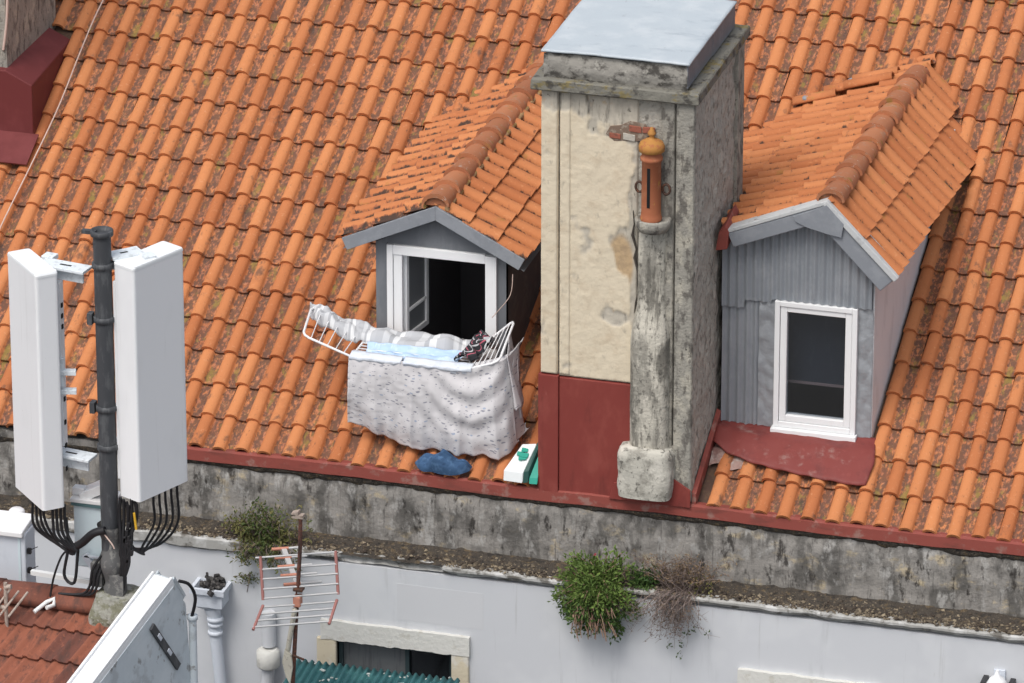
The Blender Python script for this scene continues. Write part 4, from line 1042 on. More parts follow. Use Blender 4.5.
# pale blue towel
mb = MB()
def btw(u, v):
    x = -2.13+.80*u+.10*(1-v)*(1-u)*0-.07*(1-v)*(u < .15)*0; y = .46-.25*v
    x += -.06*(1-v)*(1-u)
    z = .952+.016*math.sin(v*9+u*2)+.010*math.sin(u*31)*v-.05*sst(.9, 1, v)+.012*noise.noise(V((u*7, v*6, 4)))
    return (x, y, z)
mb.grid(btw, 60, 24); tag(mb.build('towel', M['bluecloth'], solid=.008), 'pale blue towel laid flat across the middle of the airer', 'towel')
mb = MB()
def dcl(u, v):
    y = .66-.42*u; x = -1.30+.15*v+.05*u-.10*u*u
    z = .97+.07*math.sin(math.pi*v)+.05*(1-u)+.03*noise.noise(V((u*9, v*6, 1)))
    return (x+.02*math.sin(u*25), y, z)
mb.grid(dcl, 40, 16, uvs=lambda u, v: (v*.8, u)); tag(mb.build('dark_garment', M['darkcloth'], solid=.006), 'dark garment with pink and white streaks bunched at the right end of the airer', 'clothing')
# second floral piece hanging from the right wing
mb = MB()
def sh2(u, v):
    p0, p1 = V((-.965, .60, 1.15)), V((-.88, .22, 1.06)); p = p0+(p1-p0)*u
    t = v
    return (p.x+.10*t+.03*math.sin(u*16)*t, p.y+.03*math.sin(u*22+1)*t-.03*t, p.z+.01-(.58+.12*math.sin(u*5))*t)
mb.grid(sh2, 36, 40, uvs=lambda u, v: (u*.5, v*.7)); tag(mb.build('floral_pillowcase', M['floral'], solid=.004), 'narrow floral cloth hanging in folds from the right wing of the airer', 'pillowcase')

# jeans on the tiles
mb = MB()
def jean(u, v):
    a = u*2*math.pi
    c, s_ = math.cos(a), math.sin(a)
    r_ = 1-.0*v
    rad = math.sin(v*math.pi/2+.0)
    x = -1.395+.245*c*rad*(1+.15*noise.noise(V((c*2, s_*2, 3)))); y = .055+.085*s_*rad*(1+.25*noise.noise(V((c*2.5, s_*2.5, 9))))
    h = .12*(1-rad**3)*(1+.6*noise.noise(V((x*9, y*14, 5))))+.06+(.018*math.sin(x*38+y*30)+.03*abs(noise.noise(V((x*22, y*30, 2)))))*(1-rad**6)
    if x > -1.24: h += .035*(1-rad)
    return RP(x, y, max(.055, h))
mb.grid(jean, 60, 22); tag(mb.build('jeans', M['denim'], solid=.006), 'crumpled blue denim trousers dropped on the tiles beneath the hanging sheet', 'trousers')
# printed carton wedged against the chimney
bag = thing('carton', 'white carton with green print wedged on the tiles against the red chimney base', 'carton', (-.70, .06, .08))
mb = MB()
fp = [RP(-.835, -.035, .075), RP(-.665, -.04, .075), RP(-.60, .20, .16), RP(-.73, .20, .13)]
mb.prism(fp, (0, .02, .09)); mb.build('box_front', M['bagwhite'], bag, .006)
mb = MB()
mb.prism([fp[1]+V((.006, .0, .0)), fp[1]+V((.05, .01, .01)), fp[2]+V((.045, .0, .03)), fp[2]+V((.006, 0, .0))], (0, .02, .100)); mb.build('dark_side', M['bagdark'], bag, .004)
mb = MB()
mb.prism([fp[1]+V((.056, .005, .0)), fp[1]+V((.13, .01, .0)), fp[2]+V((.055, -.06, .0)), fp[2]+V((.050, -.03, .02))], (0, .02, .05)); mb.build('green_side', M['baggreen'], bag, .004)
mb = MB()
for i in range(16):
    u, v = .25+.5*rng.random(), .45+.4*rng.random()
    p = (fp[0]*(1-u)+fp[1]*u)*(1-v)+(fp[3]*(1-u)+fp[2]*u)*v+V((0, .008, .094))
    s_ = .012+.010*rng.random(); mb.obox(p, (s_, 0, 0), (0, s_*.9, s_*.5), (0, -.002, .004))
mb.build('green_print', M['baggreen'], bag)

# ================================================================== PLANTS
def leaf(b, p, d, n, ln, wd, tone):
    d = d.normalized(); s_ = d.cross(n)
    if s_.length < 1e-3: s_ = d.orthogonal()
    s_.normalize(); up = s_.cross(d)
    b.add([p, p+d*ln*.5+s_*wd+up*ln*.10, p+d*ln, p+d*ln*.5-s_*wd+up*ln*.10], [(0, 1, 2, 3)], tone)
def rv(): return V((rng.gauss(0, 1), rng.gauss(0, 1), rng.gauss(0, 1)))
bush = thing('bush', 'dense green bush growing out of the wall ledge, with pinkish stems at its bottom', 'bush', (.08, -.25, -.72))
mb = MB(); st = MB()
root = V((.10, -.22, -.70))
tips = []
for i in range(225):
    th = rng.uniform(0, 2*math.pi); q = rng.random()**.5
    tx = .06+.36*q*math.cos(th)+.03*rng.gauss(0, 1); tz = -.79+.37*q*math.sin(th)+.04*rng.gauss(0, 1); ty = -.30-.30*math.sqrt(max(0, 1-q*q))*rng.uniform(.5, 1)
    if tz > -.72: ty = min(ty+.10, -.06)
    tip = V((tx, ty, tz)); mid = (root+tip)/2+V((0, -.10, .06))+rv()*.02
    path = catmull([root+rv()*.03, mid, tip], 4)
    st.tube(path, [.006-.004*k/len(path) for k in range(len(path))], 4, (rng.random(), 0, 0, 1), False)
    tips.append((mid, tip))
    cl = rng.random()
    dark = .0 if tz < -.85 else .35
    for k in range(30):
        t = rng.uniform(.45, 1.06); p = path[min(len(path)-1, int(t*(len(path)-1)))]+rv()*.022
        d = (tip-root).normalized()*.6+rv()*.55+V((0, 0, .3))
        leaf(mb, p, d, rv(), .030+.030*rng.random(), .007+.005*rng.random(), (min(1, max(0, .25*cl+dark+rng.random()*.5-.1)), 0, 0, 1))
# sprig to the right
for i in range(26):
    c = V((.36+.20*rng.random(), -.14-.12*rng.random(), -.58-.12*rng.random()))
    for k in range(26): leaf(mb, c+rv()*.03, rv()+V((0, 0, .4)), rv(), .03+.02*rng.random(), .008, (rng.random()*.45, 0, 0, 1))
mb.build('foliage', M['leaf'], bush); st.build('stems', M['pinkstem'], bush)
mb = MB()
for i in range(60):   # bare pinkish twigs at the lower front
    p = V((-.08+.34*rng.random(), -.53-.06*rng.random(), -.78-.24*rng.random()))
    mb.tube([p, p+V((.02*rng.gauss(0, 1)+.02, -.02, -.06-.05*rng.random()))], [.005, .003], 4, (rng.random()*.6, 0, 0, 1))
mb.build('bare_twigs', M['pinkstem'], bush)
for (x, y, z) in ((-.13, -.36, -.62), (.02, -.22, -.47), (.20, -.40, -.66)):
    mb = MB()
    for k in range(7): leaf(mb, V((x, y, z)), rv(), rv(), .022, .010, None)
    mb.build('flower', M['flower'], bush)

dry = thing('dry_shrub', 'dried brown shrub drooping over the ledge beside the green bush', 'shrub', (.78, -.2, -.70))
mb = MB(); lf = MB()
for i in range(210):
    up = i < 105
    r0 = V((.78+.16*rng.gauss(0, 1)*.6, -.20+.04*rng.gauss(0, 1), -.69))
    tip = r0+(V((.17*rng.gauss(0, 1), -.08*rng.random(), .12+.20*rng.random())) if up else V((.13*rng.gauss(0, 1)-.06, -.18-.10*rng.random(), -.10-.30*rng.random()**1.3)))
    mid = (r0+tip)/2+V((0, -.10 if not up else -.03, .05))+rv()*.02
    pth = catmull([r0, mid, tip], 4); mb.tube(pth, [.0032-.0024*k/len(pth) for k in range(len(pth))], 4, (rng.random(), 0, 0, 1), False)
    for k in range(4):
        q = pth[rng.randint(len(pth)//2, len(pth)-1)]; mb.tube([q, q+rv()*.04], [.002, .001], 3, (rng.random(), 0, 0, 1), False)
    for k in range(14 if up else 7):
        q = pth[rng.randint(len(pth)//3, len(pth)-1)]+rv()*.014; leaf(lf, q, rv(), rv(), .016+.016*rng.random(), .005, (rng.random()*(1 if up else .35), 0, 0, 1))
mb.build('twigs', M['twig'], dry); lf.build('dry_leaves', M['dryleaf'], dry)
mb = MB()
for i in range(70):
    c = V((.95+.06*rng.gauss(0, 1), -.28, -.62+.06*rng.gauss(0, 1))); leaf(mb, c, rv(), rv(), .03, .009, (.7+.3*rng.random(), 0, 0, 1))
for (x, z) in ((1.04, -1.02), (.80, -1.16), (.86, -1.05), (.92, -1.00), (.70, -1.18), (.79, -1.25)):
    for k in range(9): leaf(mb, V((x, -.33, z))+rv()*.012, rv(), rv(), .028, .008, (0, 0, 0, 1))
mb.build('green_leaves', M['weedleaf'], dry)

weed = thing('ledge_weeds', 'tangled green and yellow weeds sprouting from the ledge near the antenna', 'weeds', (-3.0, -.2, -.70))
mb = MB(); st = MB()
for i in range(150):
    r0 = V((-2.93+.14*rng.gauss(0, 1), -.20+.05*rng.gauss(0, 1), -.69))
    right = rng.random()
    tip = r0+V((.10*rng.gauss(0, 1)-.03, -.12*rng.random(), .05+.22*rng.random()*(1.2 if r0.x > -3.05 else .5)))
    if rng.random() < .35: tip = r0+V((.10*rng.gauss(0, 1), -.20, -.06-.12*rng.random()))
    mid = (r0+tip)/2+V((0, -.05, .05)); pth = catmull([r0, mid, tip], 3)
    st.tube(pth, [.004-.0025*k/len(pth) for k in range(len(pth))], 4, (rng.random(), 0, 0, 1), False)
    gr = .25 if -3.02 < r0.x < -2.80 else .75
    for k in range(20):
        q = pth[rng.randint(1, len(pth)-1)]+rv()*.020; leaf(mb, q, rv()+V((0, 0, .5)), rv(), .025+.03*rng.random(), .006+.004*rng.random(), (min(1, max(0, gr+.3*rng.gauss(0, 1))), 0, 0, 1))
mb.build('foliage', M['weedleaf'], weed); st.build('stems', M['twig'], weed)
sm = thing('weed_sprig', 'tiny weed sprig rooted in the white wall beside the rain hopper', 'weed', (-3.05, W, -1.03))
mb = MB()
for i in range(110):
    c = V((-3.055+.055*rng.gauss(0, 1), W-.03-.03*rng.random(), -1.035+.03*rng.gauss(0, 1))); leaf(mb, c, rv(), rv(), .022+.02*rng.random(), .007, (rng.random()*.7, 0, 0, 1))
mb.build('foliage', M['weedleaf'], sm)
mb = MB()
for i in range(10): mb.tube([(-3.04, W, -1.02), V((-3.05, W-.04, -1.03))+rv()*.05], .003, 4, (.6, 0, 0, 1))
mb.build('stems', M['twig'], sm)

# ================================================================== ANTENNA MAST
YM = -4.5
mast = thing('antenna_mast', 'dark steel mobile phone mast carrying two tall white antenna panels', 'antenna mast', (-2.76, YM, .6))
px, py = -2.775, YM
mb = MB(); mb.tube([(px, py, .95), (px, py, 3.80)], .070, 20); mb.build('pole', M['pole'], mast)
mb = MB()
mb.lathe((px, py, 3.79), [(.07, 0), (.09, .01), (.09, .05), (.075, .055), (.06, .02)], 20)
mb.box(px-.16, px-.05, py-.02, py+.02, 3.80, 3.83); mb.build('pole_cap', M['pole'], mast)
for z in (3.55, 3.10, 2.35, 2.02):
    mb = MB(); mb.lathe((px, py, z), [(.07, -.024), (.084, -.02), (.084, .02), (.07, .024)], 18)
    if z in (3.10, 2.35): mb.box(px-.125, px-.085, py-.05, py+.02, z-.045, z+.045)
    mb.build('clamp', M['pole'], mast)
mb = MB()
def lower(u, v):
    a = u*2*math.pi; z = .60+.75*v; r_ = .085+.02*math.sin(v*14)*(v > .3)+.012*noise.noise(V((math.cos(a)*2, math.sin(a)*2, z*6)))
    return (px+.03*(1-v)+r_*math.cos(a), py+r_*math.sin(a), z)
mb.grid(lower, 24, 24); mb.box(px-.15, px-.06, py-.06, py+.03, .82, 1.02); mb.box(px+.02, px+.13, py-.10, py, .70, .95)
mb.build('pole_foot', M['lichenpole'], mast)
# panels
def panel(quad_, z1, z0, nm):
    """rounded-corner prism from 4 plan points"""
    P = [V((a, b_, 0)) for a, b_ in quad_]; ring = []
    for i in range(4):
        p, a, b_ = P[i], P[i-1], P[(i+1) % 4]; da, db = (a-p).normalized(), (b_-p).normalized(); r_ = .028
        for t in (0, .25, .5, .75, 1):
            q0, q2 = p+da*r_, p+db*r_; ring.append(q0*(1-t)**2+p*2*t*(1-t)+q2*t*t)
    N = len(ring); c = sum(ring, V((0, 0, 0)))/N
    b = MB()
    vs = [(p.x, p.y, z0) for p in ring]+[(p.x, p.y, z1-.03) for p in ring]
    b.add(vs, [(i, (i+1) % N, N+(i+1) % N, N+i) for i in range(N)]+[tuple(range(N-1, -1, -1)), tuple(range(N, 2*N))])
    o = b.build('antenna_panel', M['panelwhite'], mast)
    b = MB(); vs = []
    for sc_, z in ((1.012, z1-.03), (1.012, z1-.012), (.985, z1)):
        vs += [((c+(p-c)*sc_).x, (c+(p-c)*sc_).y, z) for p in ring]
    b.add(vs, [(j*N+i, j*N+(i+1) % N, (j+1)*N+(i+1) % N, (j+1)*N+i) for j in range(2) for i in range(N)]+[tuple(range(2*N, 3*N)), tuple(range(N-1, -1, -1))])
    b.build('panel_cap', M['paneltop'], o)
    return o
PL = [(-3.616, -4.362), (-3.235, -4.756), (-3.095, -4.629), (-3.476, -4.235)]
PR = [(-2.487, -4.603), (-2.253, -4.091), (-2.453, -3.995), (-2.687, -4.507)]
pl = panel(PL, 3.51, 1.515, 'l'); pr = panel(PR, 3.594, 1.615, 'r')
pl['label'] = 'left antenna panel turned away to the left'; pr['label'] = 'right antenna panel with its broad face towards the viewer'
def bracket(o, A, B, zt, zs):
    """A on the panel back, B at the pole"""
    A, B = V(A), V(B)
    for z in zs:
        b = MB(); d = (B-A).normalized(); n = V((-d.y, d.x, 0))
        b.obox(((A+B)/2)+V((0, 0, z)), d*((B-A).length/2), n*.078, V((0, 0, .012)))
        b.obox(((A+B)/2)+V((0, 0, z-.06)), d*((B-A).length/2*.8), n*.010, V((0, 0, .055)))
        b.obox(A+V((0, 0, z-.05)), d*.03, n*.11, V((0, 0, .05)))
        b.obox(A+d*.03+V((0, 0, z-.10)), d*.06, n*.02, V((0, 0, .07)))
        b.obox(A-d*.02+n*.13+V((0, 0, z-.005)), d*.05, n*.05, V((0, 0, .02)))
        b.build('bracket', M['steel'], o, .004)
        b = MB(); b.obox(((A+B)/2)+V((0, 0, z+.0112)), (B-A)*.13, V((-(B-A).normalized().y, (B-A).normalized().x, 0))*.012, V((0, 0, .0012)))
        b.build('bracket_slot', M['dark'], o)
bracket(pl, (-3.28, -4.44, 0), (-2.90, -4.50, 0), 0, (3.49, 1.90))
bracket(pr, (-2.56, -4.27, 0), (-2.74, -4.44, 0), 0, (3.60, 2.03))
mb = MB()   # downtilt arm on the back of the left panel
mb.box(-3.20, -3.13, -4.52, -4.43, 1.98, 3.36); mb.build('tilt_arm', M['panelwhite'], pl, .006)
mb = MB(); mb.obox((-3.10, -4.52, 2.62), (.08, .02, 0), (-.01, .03, 0), (0, 0, .018)); mb.obox((-3.10, -4.52, 2.46), (.08, .02, 0), (-.01, .03, 0), (0, 0, .018)); mb.obox((-3.13, -4.53, 2.62), (.02, .005, 0), (0, .02, 0), (0, 0, .12)); mb.build('tilt_scale', M['steel'], pl, .003)
mb = MB(); mb.box(-2.70, -2.655, -4.50, -4.42, 1.75, 3.42); mb.build('tilt_arm', M['panelwhite'], pr, .006)
for k in range(8):
    mb = MB(); z = 3.15-.09*k*(1 if k < 3 else 2.2); mb.box(-3.13, -3.122, -4.50, -4.47, z, z+.035); mb.build('fixing', M['dark'], pl)
# cables
def cable(pts, r_=.011, par=mast, m='black', nm='cable'):
    b = MB(); b.tube(catmull(pts, 6), r_, 7); return b.build(nm, M[m], par)
import itertools
# left panel loops -> bundle
for k in range(4):
    t = .30+.13*k
    s = V((-3.616, -4.362, 0)).lerp(V((-3.235, -4.756, 0)), t)+V((.06, .06, 1.52))
    cable([s, s+V((-.005, 0, -.12)), s+V((-.002+.01*k, 0, -.29+.02*k)), s+V((.10, .02, -.40+.012*k)), (-3.10+.012*k, -4.58, 1.13-.014*k), (-3.03, -4.56, 1.16), (-2.90, -4.55, 1.28), (-2.80, -4.57, 1.33)])
for k in range(4):
    s = V((-3.19+.025*k, -4.66+.022*k, 1.52))
    cable([s, s+V((0, 0, -.14)), s+V((.02, 0, -.26)), (-3.05+.01*k, -4.6, 1.13)], .012)
cable([(-3.11, -4.58, 1.40), (-3.10, -4.58, 1.15), (-3.14, -4.58, .90), (-3.06, -4.58, .84), (-3.03, -4.57, 1.05), (-3.02, -4.57, 1.16)], .013)
cable([(-3.075, -4.575, 1.14), (-3.15, -4.59, 1.07), (-3.22, -4.6, .88), (-3.26, -4.6, .68)], .009)
cable([(-3.07, -4.57, 1.13), (-2.98, -4.58, 1.20), (-2.88, -4.6, 1.30), (-2.78, -4.60, 1.34)], .034)
for k in range(3):
    cable([(-2.83, -4.56, 1.10-.05*k), (-2.90+.02*k, -4.58, .98-.04*k), (-2.93+.03*k, -4.58, .83), (-3.0+.03*k, -4.58, .75), (-3.2, -4.56, .72)], .011)
# right panel loops
for k in range(5):
    t = .42+.12*k
    s = V((-2.487, -4.603, 0)).lerp(V((-2.253, -4.091, 0)), t)+V((-.07, .03, 1.63))
    cable([s, s+V((0, 0, -.12)), s+V((0, 0, -.30-.02*k)), s+V((-.09-.01*k, -.05, -.50-.015*k)), (-2.52-.02*k, -4.45, 1.10+.01*k), (-2.62, -4.52, 1.20+.02*k), (-2.68, -4.54, 1.35)], .0105)
for k in range(7):
    a = V((-2.66+.022*k, -4.56+.01*(k % 3), 1.62-.02*(k % 4)))
    cable([a, a+V((.01*(k % 3)-.01, 0, -.16)), (-2.66+.02*(k % 5), -4.58, 1.28-.02*k), (-2.655+.018*(k % 4), -4.58, 1.05), (-2.70+.02*(k % 3), -4.56, .80)], .014)
cable([(-2.80, -4.60, 1.32), (-2.72, -4.62, 1.24), (-2.70, -4.62, 1.20)], .006, m='wire')
for i in range(12):
    mb = MB(); c = V((-2.62+.035*rng.gauss(0, 1), -4.58, 1.22+.10*rng.gauss(0, 1))); mb.obox(c, (.014, 0, .003), (0, .014, 0), (.004, 0, .028)); mb.build('connector', M['black'], mast, .006)
mb = MB(); mb.tube([(-2.535, -4.6, 1.52), (-2.52, -4.6, 1.38)], .010, 6); mb.build('cable_tag', M['yellow'], mast)
# radio box behind the pole
mb = MB(); mb.box(-3.13, -2.80, -4.36, -4.16, .88, 1.43); rb = mb.build('radio_unit', M['rru'], mast, .012)
mb = MB(); mb.box(-3.15, -2.79, -4.38, -4.14, 1.44, 1.475); mb.obox((-2.96, -4.26, 1.53), (.11, 0, .06), (0, .09, 0), (-.02, 0, .03)); mb.obox((-3.10, -4.28, 1.51), (.05, 0, 0), (0, .04, 0), (0, 0, .03)); mb.build('radio_lid', M['white'], rb, .006)
mb = MB(); mb.box(-3.14, -2.795, -4.382, -4.366, 1.415, 1.438); mb.build('radio_gap', mat('teal_gasket', (.08, .15, .16), .6), rb)
mb = MB(); mb.obox((-2.95, -4.42, .92), (.07, 0, -.10), (0, .02, 0), (.02, 0, .016)); mb.box(-3.02, -2.84, -4.44, -4.42, 1.005, 1.02); mb.build('stay_bracket', M['cab'], rb)

# ================================================================== NEIGHBOURING HOUSE (foreground)
ZR = .66
nh = thing('house', 'nearer small house with dark red ribbed tiles and a flaking pale gable under the mast', 'house', (-3.4, -6.5, -9))
psi = R(14.5); pitch = R(21)
ebn = V((math.sin(psi)*math.cos(pitch), math.cos(psi)*math.cos(pitch), math.sin(pitch)))
ean = V((1, 0, 0)); enn = ean.cross(ebn).normalized()
RO = V((-3.0, YM, ZR))   # ridge reference
mb = MB(); 
tiles(mb, RO-ebn*.35*12-enn*.03, ean, ebn, enn, -2.88, .56, 12, .24, .35, None, .35, True)
mb.build('roof', M['old_tile'], nh)
mb = MB(); mb.add([RO-ean*2.9-enn*.05, RO+ean*.52-enn*.05, RO+ean*.52-ebn*4.4-enn*.05, RO-ean*2.9-ebn*4.4-enn*.05], [(0, 1, 2, 3)])
back = V((math.sin(psi)*.75, .75, -.35)); mb.add([RO-ean*2.9-enn*.05, RO-ean*2.9-enn*.05+back, RO+ean*.52-enn*.05+back, RO+ean*.52-enn*.05], [(0, 1, 2, 3)])
mb.build('roof_deck', M['deck'], nh)
mb = MB()
for k in range(7):
    xa_ = -2.86-.43*(k+1); xb_ = xa_+.45; tr = rng.random()
    vs = []
    for x in (xa_, xb_):
        r_ = .15 if x == xa_ else .162
        for i in range(9):
            t = math.pi*i/8; vs.append((x, YM-math.cos(t)*r_*.95, ZR-.035+math.sin(t)**.7*r_*.62))
    mb.add(vs, [(i, i+9, i+10, i+1) for i in range(8)], (tr, 0, 0, 1), True)
mb.build('ridge_tiles', M['old_tile'], nh, solid=.016)
# gable wall with coping
PK = V((-2.255, YM, .93)); dn = -V((math.sin(psi)*math.cos(pitch), math.cos(psi)*math.cos(pitch), math.sin(pitch)))
hz = V((math.sin(psi), math.cos(psi), 0)); nrm = V((math.cos(psi), -math.sin(psi), 0))
F0 = PK+dn*4.6; BK = PK+hz*.16+V((0, 0, -.22)); BK2 = PK+hz*.24+V((0, 0, -1.2))
mb = MB()
poly = [PK-V((0, 0, .05)), F0-V((0, 0, .05)), V((F0.x, F0.y, -9)), V((BK2.x, BK2.y, -9)), BK2, BK-V((0, 0, .05))]
mb.prism(poly, -nrm*.22); gw = mb.build('gable_wall', M['gable'], nh)
mb = MB()
def cop(b, P, Q, w=.095):
    d = (Q-P).normalized(); n = nrm; u_ = n.cross(d); u_ = u_ if u_.z > 0 else -u_
    c0 = -n*.10
    b.prism([P+c0-n*w+u_*.02, P+c0+n*w+u_*.0, P+c0+n*w-u_*.055, P+c0-n*w-u_*.05], Q-P)
    b.prism([P+c0+n*(w-.02)+u_*.035, P+c0+n*(w)+u_*.03, P+c0+n*(w)+u_*.001, P+c0+n*(w-.02)+u_*.004], Q-P)
    b.prism([P+c0-n*(w)+u_*.045, P+c0-n*(w-.02)+u_*.045, P+c0-n*(w-.02)+u_*.019, P+c0-n*(w)+u_*.022], Q-P)
cop(mb, PK, F0); mb.build('coping', M['coping'], nh, .004)
mb = MB(); cop(mb, PK+hz*.01, BK, .09); mb.build('coping', M['gable'], nh, .004)
# slotted strap on the gable
mb = MB()
sP = PK+hz*-.26+V((0, 0, -.48))+nrm*.012; sQ = PK+hz*.16+V((0, 0, -.80))+nrm*.012
sP = PK+hz*-.34+V((0, 0, -.26))+nrm*.012; sQ = PK+hz*.02+V((0, 0, -.76))+nrm*.012
d = (sQ-sP).normalized(); u_ = nrm.cross(d)
mb.obox((sP+sQ)/2, (sQ-sP)/2, u_*.032, nrm*.010); mb.build('wall_strap', M['pole'], nh, .003)
mb = MB()
for t in (.25, .62): mb.obox(sP.lerp(sQ, t)+nrm*.0135, d*.035, u_*.016, nrm*.004)
mb.build('strap_slot', M['cab'], nh)
# pipe stub with cable at the back of the gable
pp = PK+hz*.22+V((.02, 0, -.40))
mb = MB(); mb.tube([pp, pp-V((0, 0, 1.2))], .032, 12); mb.lathe(pp-V((0, 0, .03)), [(.032, 0), (.042, .005), (.042, .04), (.03, .045)], 14); mb.build('pipe_stub', M['gable'], nh)
mb = MB(); mb.tube(catmull([PK+hz*.04+V((.02, 0, -.02)), PK+hz*.12+V((.06, 0, -.08)), PK+hz*.18+V((.07, 0, -.22)), pp+V((0, -.02, .0))], 6), .014, 7); mb.build('cable', M['black'], nh)
# masonry pier under the mast
mb = MB()
def pier(u, v):
    a = u*2*math.pi; c, s_ = math.cos(a), math.sin(a)
    q = lambda t: (abs(t)**.5)*(1 if t > 0 else -1)
    z = -.2+.98*v; n = 1+.16*noise.noise(V((c*1.5, s_*1.5, z*4)))-.2*sst(.8, 1, v)
    return (-2.72+.20*q(c)*n, YM-.02+.20*q(s_)*n, z)
mb.grid(pier, 40, 24); mb.add([pier(i/40, 1) for i in range(40)], [tuple(range(40))]); mb.build('pier', M['mossy'], nh)
mb = MB()
mb.box(-5.7, -2.70, -8.2, -4.1, -9, -.85); mb.box(-5.7, -2.72, -4.1, -3.95, -9, .35); mb.build('wall', M['facade'], nh)
mb = MB(); mb.obox((-3.27, YM+.22, .73), (.26, 0, -.01), (0, .02, 0), (0, 0, .018)); mb.build('ridge_bar', M['whitebar'], nh)

# cabinet and vent beyond the ridge
cab = thing('equipment_cabinet', 'pale grey metal cabinet with a sloped lid behind the red ridge, cut by the frame', 'cabinet', (-3.85, -3.9, -.0))
mb = MB(); mb.box(-4.3, -3.70, -3.95, -3.72, .20, .90); mb.build('body', M['cab'], cab, .012)
mb = MB(); mb.obox((-4.02, -3.84, .925), (.31, 0, 0), (0, .15, .02), (0, 0, .025)); mb.build('lid', M['white'], cab, .01)
mb = MB()
for z in (.72, .55):
    mb.box(-3.695, -3.665, -3.93, -3.90, z, z+.045); mb.tube([(-3.68, -3.92, z+.03), (-3.60, -3.94, z+.08)], .004, 5)
mb.build('door_handle', M['black'], cab)
mb = MB(); mb.box(-3.76, -3.74, -3.957, -3.951, .25, .90); mb.build('door_seam', M['rru'], cab)
mb = MB(); mb.box(-4.3, -3.70, -3.95, -3.72, -9, .198); mb.build('plinth', M['facade'], cab)
vt = thing('vent_pipe', 'short white capped vent pipe rising behind the pale cabinet', 'vent pipe', (-3.9, -3.2, -9))
mb = MB(); mb.tube([(-4.05, -3.2, -9), (-4.05, -3.2, .70)], .055, 14); mb.build('pipe', M['cab'], vt)
mb = MB(); mb.lathe((-4.05, -3.2, .68), [(.055, 0), (.066, .01), (.066, .06), (.05, .075), (.01, .08)], 16); mb.build('cap', M['white'], vt)

# old aerial lying on the foreground roof
ra = thing('roof_aerial', 'small weathered tan aerial standing over the dark red tiles at the frame edge', 'aerial', (-3.46, -4.85, .5))
mb = MB(); base = RO-ebn*.36+ean*-.46
mb.tube([base+V((0, 0, -.05)), base+V((0, 0, .36))], .016, 8); mb.build('mast', M['tan'], ra)
mb = MB(); q = base+V((0, 0, .14)); mb.tube([q, q+V((-.10, -.02, .01)), q+V((-.17, -.04, .01))], .02, 8); mb.tube([q+V((.0, 0, .18)), q+V((.05, 0, .19))], .022, 8); mb.build('boom', M['tan'], ra)
mb = MB()
for k in range(5):
    p = q+V((-.20+.075*k, -.02, .04)); mb.tube([p-ebn*.13, p+ebn*.16], .010, 6)
mb.build('elements', M['tan'], ra)
tie = MB(); p = RO-ebn*.16+ean*-.20+enn*.03
tie.tube([p+V((-.10, -.1, .0)), p+V((-.03, 0, .05)), p+V((.02, .04, .07)), p+V((.03, .0, .03)), p+V((-.01, -.06, .03))], .018, 7)
tag(tie.build('wire_clip', M['whitebar']), 'bent white metal clip lying on the dark red tiles below the ridge', 'clip')

# ================================================================== TV AERIAL
ta = thing('television_aerial', 'grid television aerial with white rods and red end bars on a rusty pole', 'aerial', (-2.38, -1.2, -4))
YA = -1.2
mb = MB(); mb.tube([(-2.278, YA, .03), (-2.285, YA, -.25), (-2.325, YA, -.85), (-2.37, YA, -1.55), (-2.46, YA, -3.0)], [.018, .018, .018, .020, .02], 8)
mb.tube([(-2.40, YA, -2.1), (-2.40, W, -2.1)], .014, 6); mb.build('mast', M['rust'], ta)
mb = MB(); mb.box(-2.35, -2.25, YA-.03, YA+.03, .02, .05); mb.obox((-2.32, YA, .06), (.03, 0, .01), (0, .03, 0), (0, 0, .014)); mb.build('mast_cap', M['tan'], ta)
ca_, sa_ = math.cos(R(26)), math.sin(R(26))
def TR(a, b_, z): return V((-2.295+a*ca_-b_*sa_, YA+a*sa_+b_*ca_, z))
mb = MB(); bF, bB = TR(0, -.02, -.66), TR(-.02, .80, -.645)
mb.obox((bF+bB)/2, (bB-bF)/2, V((.020, .008, 0)), V((0, 0, .018))); mb.build('boom', M['rodwhite'], ta)
for k, t in enumerate((.10, .32, .54, .76, .98)):
    c = V((0, 0, 0)); h = .20-.015*k; bb = .82*t
    b = MB(); b.tube([TR(-h*.35, bb, -.63), TR(h, bb, -.63)], .011, 6); b.build('director', M['rodwhite'], ta)
    b = MB(); b.tube([TR(-.125, bb, -.63), TR(.02, bb, -.63)], .0145, 6); b.build('insulator', M['orange'], ta)
for k, (z, b_, l_, r_) in enumerate(((-.37, .10, -.36, .335), (-.464, .06, -.31, .33), (-.54, .03, -.31, .33), (-.62, 0, -.31, .33), (-.697, -.02, -.31, .33), (-.777, -.02, -.33, .31), (-.81, -.08, -.365, .28), (-.84, -.14, -.40, .25), (-.87, -.20, -.43, .22))):
    b = MB(); b.tube([TR(l_, b_, z), TR(r_, b_, z)], .009, 6); b.build('reflector_rod', M['rodwhite'], ta)
for (a_, a2, z0_, z1_, b0_, b1_) in ((-.315, -.315, -.36, -.71, .10, -.02), (.325, .325, -.36, -.71, .10, -.02), (-.315, -.43, -.765, -.885, -.01, -.22), (.315, .215, -.765, -.885, -.01, -.22)):
    b = MB(); b.tube([TR(a_, b0_, z0_), TR(a2, b1_, z1_)], .014, 6); b.build('end_bar', M['endbar'], ta)
mb = MB(); mb.box(-2.345, -2.28, YA-.045, YA+.04, -.80, -.70); mb.build('feed_box', M['orange'], ta, .012)
mb = MB(); mb.box(-2.345, -2.26, YA-.04, YA+.04, -.655, -.63); mb.build('mast_clamp', M['iron'], ta, .006)
mb = MB()
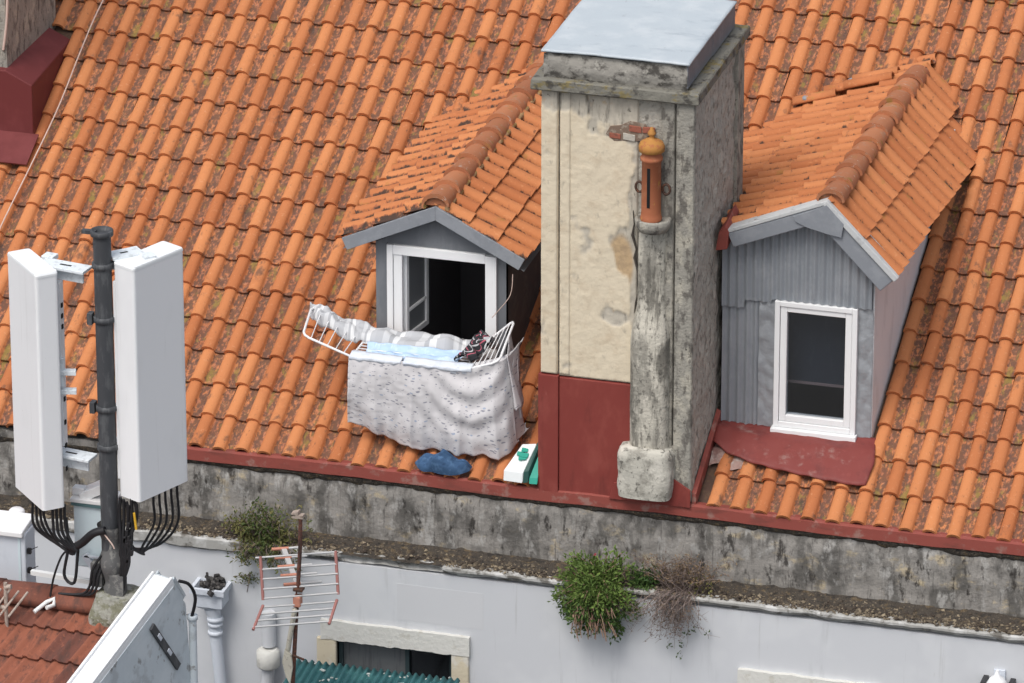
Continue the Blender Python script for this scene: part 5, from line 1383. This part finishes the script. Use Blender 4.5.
mb.tube(catmull([(-2.33, YA-.03, -.82), (-2.37, YA-.03, -1.05), (-2.40, YA-.03, -1.22)], 5), .013, 6)
mb.add([(-2.42, YA-.04, -1.20), (-2.36, YA-.05, -1.24), (-2.35, YA-.05, -1.36), (-2.375, YA-.05, -1.52), (-2.41, YA-.05, -1.45), (-2.44, YA-.05, -1.32)], [(0, 1, 2, 3, 4, 5)])
mb.build('taped_cable', M['tape'], ta, solid=.02)
mb = MB(); mb.tube([(-2.36, YA-.02, -1.26), (-2.24, YA-.08, -1.26)], .010, 6); mb.build('cable_hook', M['iron'], ta)

# ================================================================== GROUND
mb = MB(); mb.add([(-400, -400, -9.004), (400, -400, -9.004), (400, 400, -9.004), (-400, 400, -9.004)], [(0, 1, 2, 3)])
g = mb.build('ground', M['asphalt']); g['kind'] = 'structure'

# ================================================================== LIGHT, SKY, CAMERA
w = bpy.data.worlds.new('World'); sc.world = w; w.use_nodes = True
nt = w.node_tree; bg = nt.nodes['Background']
sky = nt.nodes.new('ShaderNodeTexSky'); sky.sky_type = 'NISHITA'; sky.sun_disc = False
EL, AZ = R(58), R(-164)       # azimuth from +Y, clockwise towards +X: sun front-left of the facade
sky.sun_elevation = EL; sky.sun_rotation = AZ; sky.air_density = 1.0; sky.dust_density = 4.0; sky.ozone_density = 1.0
hs = nt.nodes.new('ShaderNodeHueSaturation'); hs.inputs['Saturation'].default_value = .45
nt.links.new(sky.outputs[0], hs.inputs['Color']); nt.links.new(hs.outputs[0], bg.inputs[0]); bg.inputs[1].default_value = .14
sd = V((math.sin(AZ)*math.cos(EL), math.cos(AZ)*math.cos(EL), math.sin(EL)))
l = bpy.data.lights.new('sun', 'SUN'); l.energy = 1.2; l.angle = R(26); l.color = (1, .97, .92)
lo = bpy.data.objects.new('sun', l); col.objects.link(lo); lo.rotation_euler = (-sd).to_track_quat('-Z', 'Y').to_euler()
cam = bpy.data.cameras.new('camera'); co = bpy.data.objects.new('camera', cam); col.objects.link(co)
F_, TH, PH, DIST = 6200., R(15.95), R(22.9), 6200./118.
d = V((-math.sin(TH)*math.cos(PH), math.cos(TH)*math.cos(PH), -math.sin(PH))); r = V((math.cos(TH), math.sin(TH), 0)); u = r.cross(d)
ray = (d*F_+r*(600-512)-u*(494-341.5)).normalized()
co.location = -ray*DIST
co.matrix_world = Matrix.Translation(co.location) @ Matrix((r, u, -d)).transposed().to_4x4()
cam.sensor_width = 36; cam.lens = F_/1024*36; cam.clip_end = 2000
sc.camera = co
sc.view_settings.view_transform = 'Standard'; sc.view_settings.look = 'None'; sc.view_settings.exposure = 0.32; sc.view_settings.gamma = 1
sc.render.resolution_x, sc.render.resolution_y = 1024, 683
